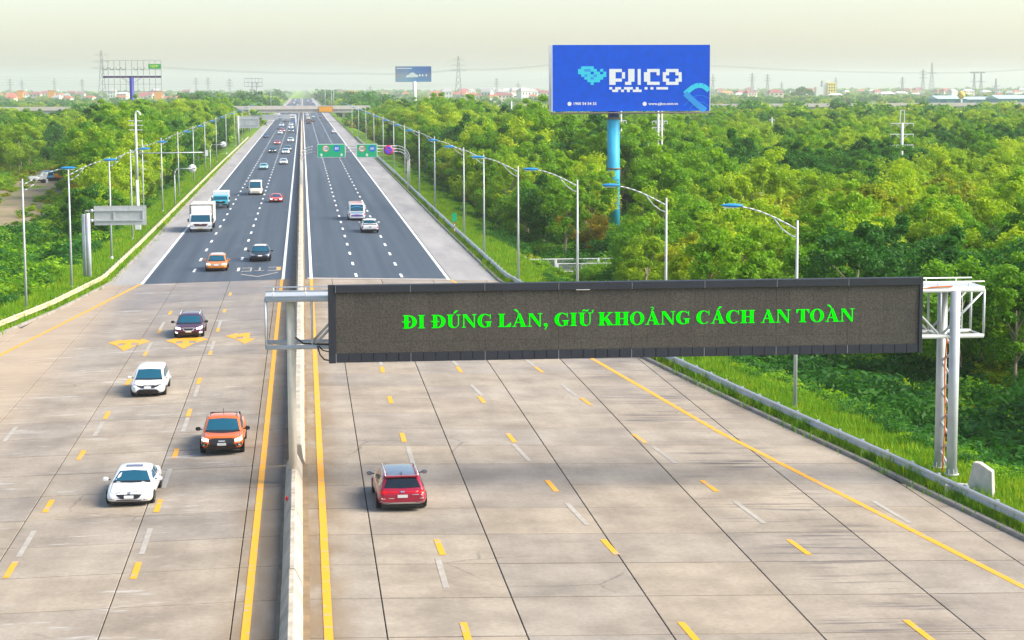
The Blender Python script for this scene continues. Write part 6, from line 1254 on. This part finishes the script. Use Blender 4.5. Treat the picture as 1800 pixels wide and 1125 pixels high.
rows = [[(x, 192.6, terr(x, 194.5) + .08), (x, 197.4, terr(x, 194.5) + .08)] for x in [20.5 + 1.0 * k for k in range(26)]]; m = MB(); m.sheet(rows); struct(m.build('side_path', mat('path_concrete', (.48, .45, .42), .85, var=.15, vscale=1)))
def fence(label, x0, x1, y, n, h=1.25):
    z = terr((x0 + x1) / 2, y); t = thing('mesh_fence', label, 'fence', (x0, y, z)); w = (x1 - x0) / n; pm = None; wm = None
    for i in range(n):
        if pm is None:
            m = MB()
            for a, b in (((.08, 0, .12), (w - .08, 0, .12)), ((.08, 0, h), (w - .08, 0, h)), ((.08, 0, .12), (.08, 0, h)), ((w - .08, 0, .12), (w - .08, 0, h))): m.tube(a, b, .045, n=5)
            o_ = m.build('panel_frame', M_WHITEM, t); pm = o_.data; m = MB(); k = .16
            while k < w - .1: m.tube((k, 0, .12), (k, 0, h), .008, n=3, caps=False); k += .12
            k = .24
            while k < h: m.tube((.08, 0, k), (w - .08, 0, k), .008, n=3, caps=False); k += .12
            q = m.build('wire_mesh', M_GALV, o_); wm = q.data
        else: o_ = link('panel_frame', pm, t); link('wire_mesh', wm, o_); 
        o_.location = (i * w, 0, 0)
    for i in range(n + 1): m = MB(); m.tube((i * w, 0, -.7), (i * w, 0, h + .08), .055, n=6); m.build('fence_post', M_GALVP, t)
fence('pale mesh fence along far side of the concrete side path', 20.8, 36, 198.2, 7); fence('pale mesh fence along near side of the concrete side path', 24.5, 36.5, 191.8, 5)
fence('grey mesh fence at the clearing edge among roadside scrub', -33, -22.6, 158, 4)

# ================================================================== far buildings
M_ROOFS = [mat('roof_red', (.45, .12, .07), .8), mat('roof_maroon', (.30, .09, .10), .8), mat('roof_orange', (.60, .24, .08), .8), mat('roof_grey', (.38, .36, .36), .8), mat('roof_white', (.70, .69, .66), .7)]; M_WALLS = [mat('render_white', (.72, .70, .66), .85), mat('render_cream', (.62, .54, .42), .85), mat('render_pink', (.60, .44, .38), .85)]
M_WIN = mat('window_dark', (.05, .06, .07), .2)
HP = []
def house_proto(w, d, h, rm, wm, floors):
    t = thing('town_house', 'x', 'house'); m = MB(); m.box(-w / 2, w / 2, -d / 2, d / 2, 0, h); m.build('wall', wm, t); m = MB(); rh = h * .38; e = .5
    m.add([(-w / 2 - e, -d / 2 - e, h + .003), (w / 2 + e, -d / 2 - e, h + .003), (w / 2 + e, d / 2 + e, h + .003), (-w / 2 - e, d / 2 + e, h + .003), (-w / 2 + w * .18, 0, h + rh), (w / 2 - w * .18, 0, h + rh)], [(0, 1, 5, 4), (1, 2, 5), (2, 3, 4, 5), (3, 0, 4), (0, 3, 2, 1)]); m.build('roof', rm, t)
    for f_ in range(floors):
        for k in range(3): x = (k - 1) * w * .3; m = MB(); zz = h * (f_ + .3) / floors; m.box(x - w * .07, x + w * .07, -d / 2 - .04, -d / 2 + .05, zz, zz + h * .4 / floors); m.build('window', M_WIN, t)
    return t
random.seed(31); HN = ['red', 'maroon', 'orange', 'grey', 'white']
for i in range(5): HP.append(house_proto(11 + i % 3 * 3, 9, (6.0, 7.5, 6.5, 8.5, 5.5)[i], M_ROOFS[i], M_WALLS[i % 3], 2))
used = set(); hspots = []
for _ in range(175):
    Y = random.uniform(2250, 3700); px = random.choice((random.uniform(0, 300), random.uniform(300, 460), random.uniform(600, 970), random.uniform(1245, 1800), random.uniform(1245, 1660), random.uniform(760, 970))); hspots.append((gx(px, Y), Y, px))
for x, Y, px in hspots:
    k = random.choices(range(5), (5, 4, 1, 2, 3))[0]; lab = f'{HN[k]}-roofed house in the hazy far town ' + ('left of the motorway' if px < 500 else ('between the motorway and blue billboard' if px < 980 else 'right of the blue billboard'))
    o_ = HP[k] if k not in used else copy_tree(HP[k]); used.add(k); o_.location = (x, Y, FLOOR); o_.rotation_euler.z = random.uniform(-.5, .5); s = random.uniform(.8, 1.35); o_.scale = (s, s, s); tag(o_, lab, None, lab + 's')
for k in range(5):
    if k not in used:
        for c_ in list(HP[k].children): bpy.data.objects.remove(c_)
        bpy.data.objects.remove(HP[k])
for px, py0, py1, wpx, lab in ((36, 157.5, 164, 9, 'small bright orange building leftmost over the far trees'), (91, 157.5, 165, 11, 'small bright orange building right of the leftmost one'), (278, 158.5, 166, 13, 'bright orange building near the stripped billboard pole')):
    Y = 2500; A, B = at(px - wpx / 2, py1, Y), at(px + wpx / 2, py0, Y); t = thing('orange_building', lab, 'building', ((A.x + B.x) / 2, Y, FLOOR)); w = (B.x - A.x) / 2; m = MB(); m.box(-w, w, -5, 5, 0, B.z - FLOOR - .8); m.build('wall', mat('orange_wall', (.80, .30, .02), .7), t); m = MB(); m.box(-w - .5, w + 4, -5.5, 5.5, B.z - FLOOR - .8, B.z - FLOOR); m.build('roof', M_ROOFS[4], t)
# yellow tower block
Y = 2300; A, B = at(1455, 170, Y), at(1470, 142, Y); t = thing('tower_block', 'yellow and white stepped tower block rising over the far town', 'building', (A.x, Y, FLOOR)); w = B.x - A.x; h = B.z - FLOOR; sc_ = h / 28
m = MB(); m.box(0, w, 0, 8, 0, h - 2); m.build('yellow_wing', mat('wall_yellow', (.78, .62, .14), .8), t); m = MB(); m.box(-w * .55, w * .35, 3, 12, 0, h); m.build('white_tower', M_WALLS[0], t); m = MB(); m.box(-w * 1.4, -w * .5, 0, 9, 0, h * .68); m.build('low_wing', M_WALLS[0], t)
for f_ in range(5):
    for k in range(3): m = MB(); m.box(w * (.12 + .3 * k), w * (.26 + .3 * k), -.1, .1, h * (.16 + .15 * f_), h * (.24 + .15 * f_)); m.build('window', M_WIN, t)
# blue sheds
M_SHED = mat('shed_blue', (.10, .30, .40), .6, var=.15, vscale=.1); M_SHEDR = mat('shed_roof', (.42, .56, .60), .6); 
def shed(label, px0, px1, py0, py1, Y, bays):
    A, B = at(px0, py1, Y), at(px1, py0, Y); t = thing('industrial_shed', label, 'shed', (A.x, Y, FLOOR)); w = B.x - A.x; h = B.z - FLOOR; m = MB(); m.box(0, w, 0, 30, 0, h * .74); m.build('wall', M_SHED, t); m = MB(); m.add([(-1, -1.5, h * .742), (w + 1, -1.5, h * .742), (w + 1, 15, h), (-1, 15, h), (-1, 31, h * .742), (w + 1, 31, h * .742)], [(0, 1, 2, 3), (3, 2, 5, 4), (0, 3, 4), (1, 5, 2), (0, 4, 5, 1)]); m.build('roof', M_SHEDR, t)
    for k in range(bays): x = w * (k + .15) / bays; m = MB(); m.box(x, x + w * .4 / bays, -.2, .05, 0, h * .6); m.build('bay_door', mat('bay_dark', (.05, .14, .22), .6), t)
shed('long blue industrial shed with pale roof at far right beyond wood', 1756, 1850, 167, 186, 1450, 7); shed('pale blue shed with dark door left of the long blue shed', 1650, 1700, 168, 184, 1500, 2); shed('low teal shed between the two bigger sheds', 1702, 1758, 170, 180, 1560, 4)
t = thing('storage_tank', 'small golden dome on post in front of blue sheds', 'tank', (gx(1680, 1480), 1480, FLOOR)); m = MB(); H_ = at(1680, 160, 1480).z - FLOOR; m.tube((0, 0, 0), (0, 0, H_ - 3), .8, .8, 8); m.build('stem', M_WHITEM, t); m = MB(); m.smooth = True; m.sheet([[(3 * math.cos(a) * math.sin(b), 3 * math.sin(a) * math.sin(b), H_ - 3 + 3 * math.cos(b)) for a in [2 * math.pi * k / 12 for k in range(13)]] for b in [math.pi * j / 8 for j in range(9)]]); m.build('dome', mat('gold_dome', (.75, .45, .04), .5), t)

# ================================================================== haze
m = MB(); m.box(-4200, 4200, -300, 9200, -6, 72); hz = m.build('haze', [], None) if False else None
me = bpy.data.meshes.new('haze'); me.from_pydata(m.v, [], m.f); hz = link('haze', me); tag(hz, 'thin pale haze over the whole plain', 'haze', kind='stuff')
hm = bpy.data.materials.new('haze_air'); hm.use_nodes = True; hn = hm.node_tree.nodes; hn.remove(hn['Principled BSDF']); pv = hn.new('ShaderNodeVolumePrincipled'); pv.inputs['Color'].default_value = (.93, .94, .97, 1); pv.inputs['Density'].default_value = 1.35e-4; pv.inputs['Anisotropy'].default_value = .2
hm.node_tree.links.new(pv.outputs[0], hn['Material Output'].inputs['Volume']); me.materials.append(hm)
scene.cycles.volume_max_steps = 64; scene.cycles.volume_step_rate = 4
scene.cycles.max_bounces = 6; scene.cycles.diffuse_bounces = 3; scene.cycles.transmission_bounces = 3; scene.cycles.volume_bounces = 1; scene.cycles.use_denoising = True
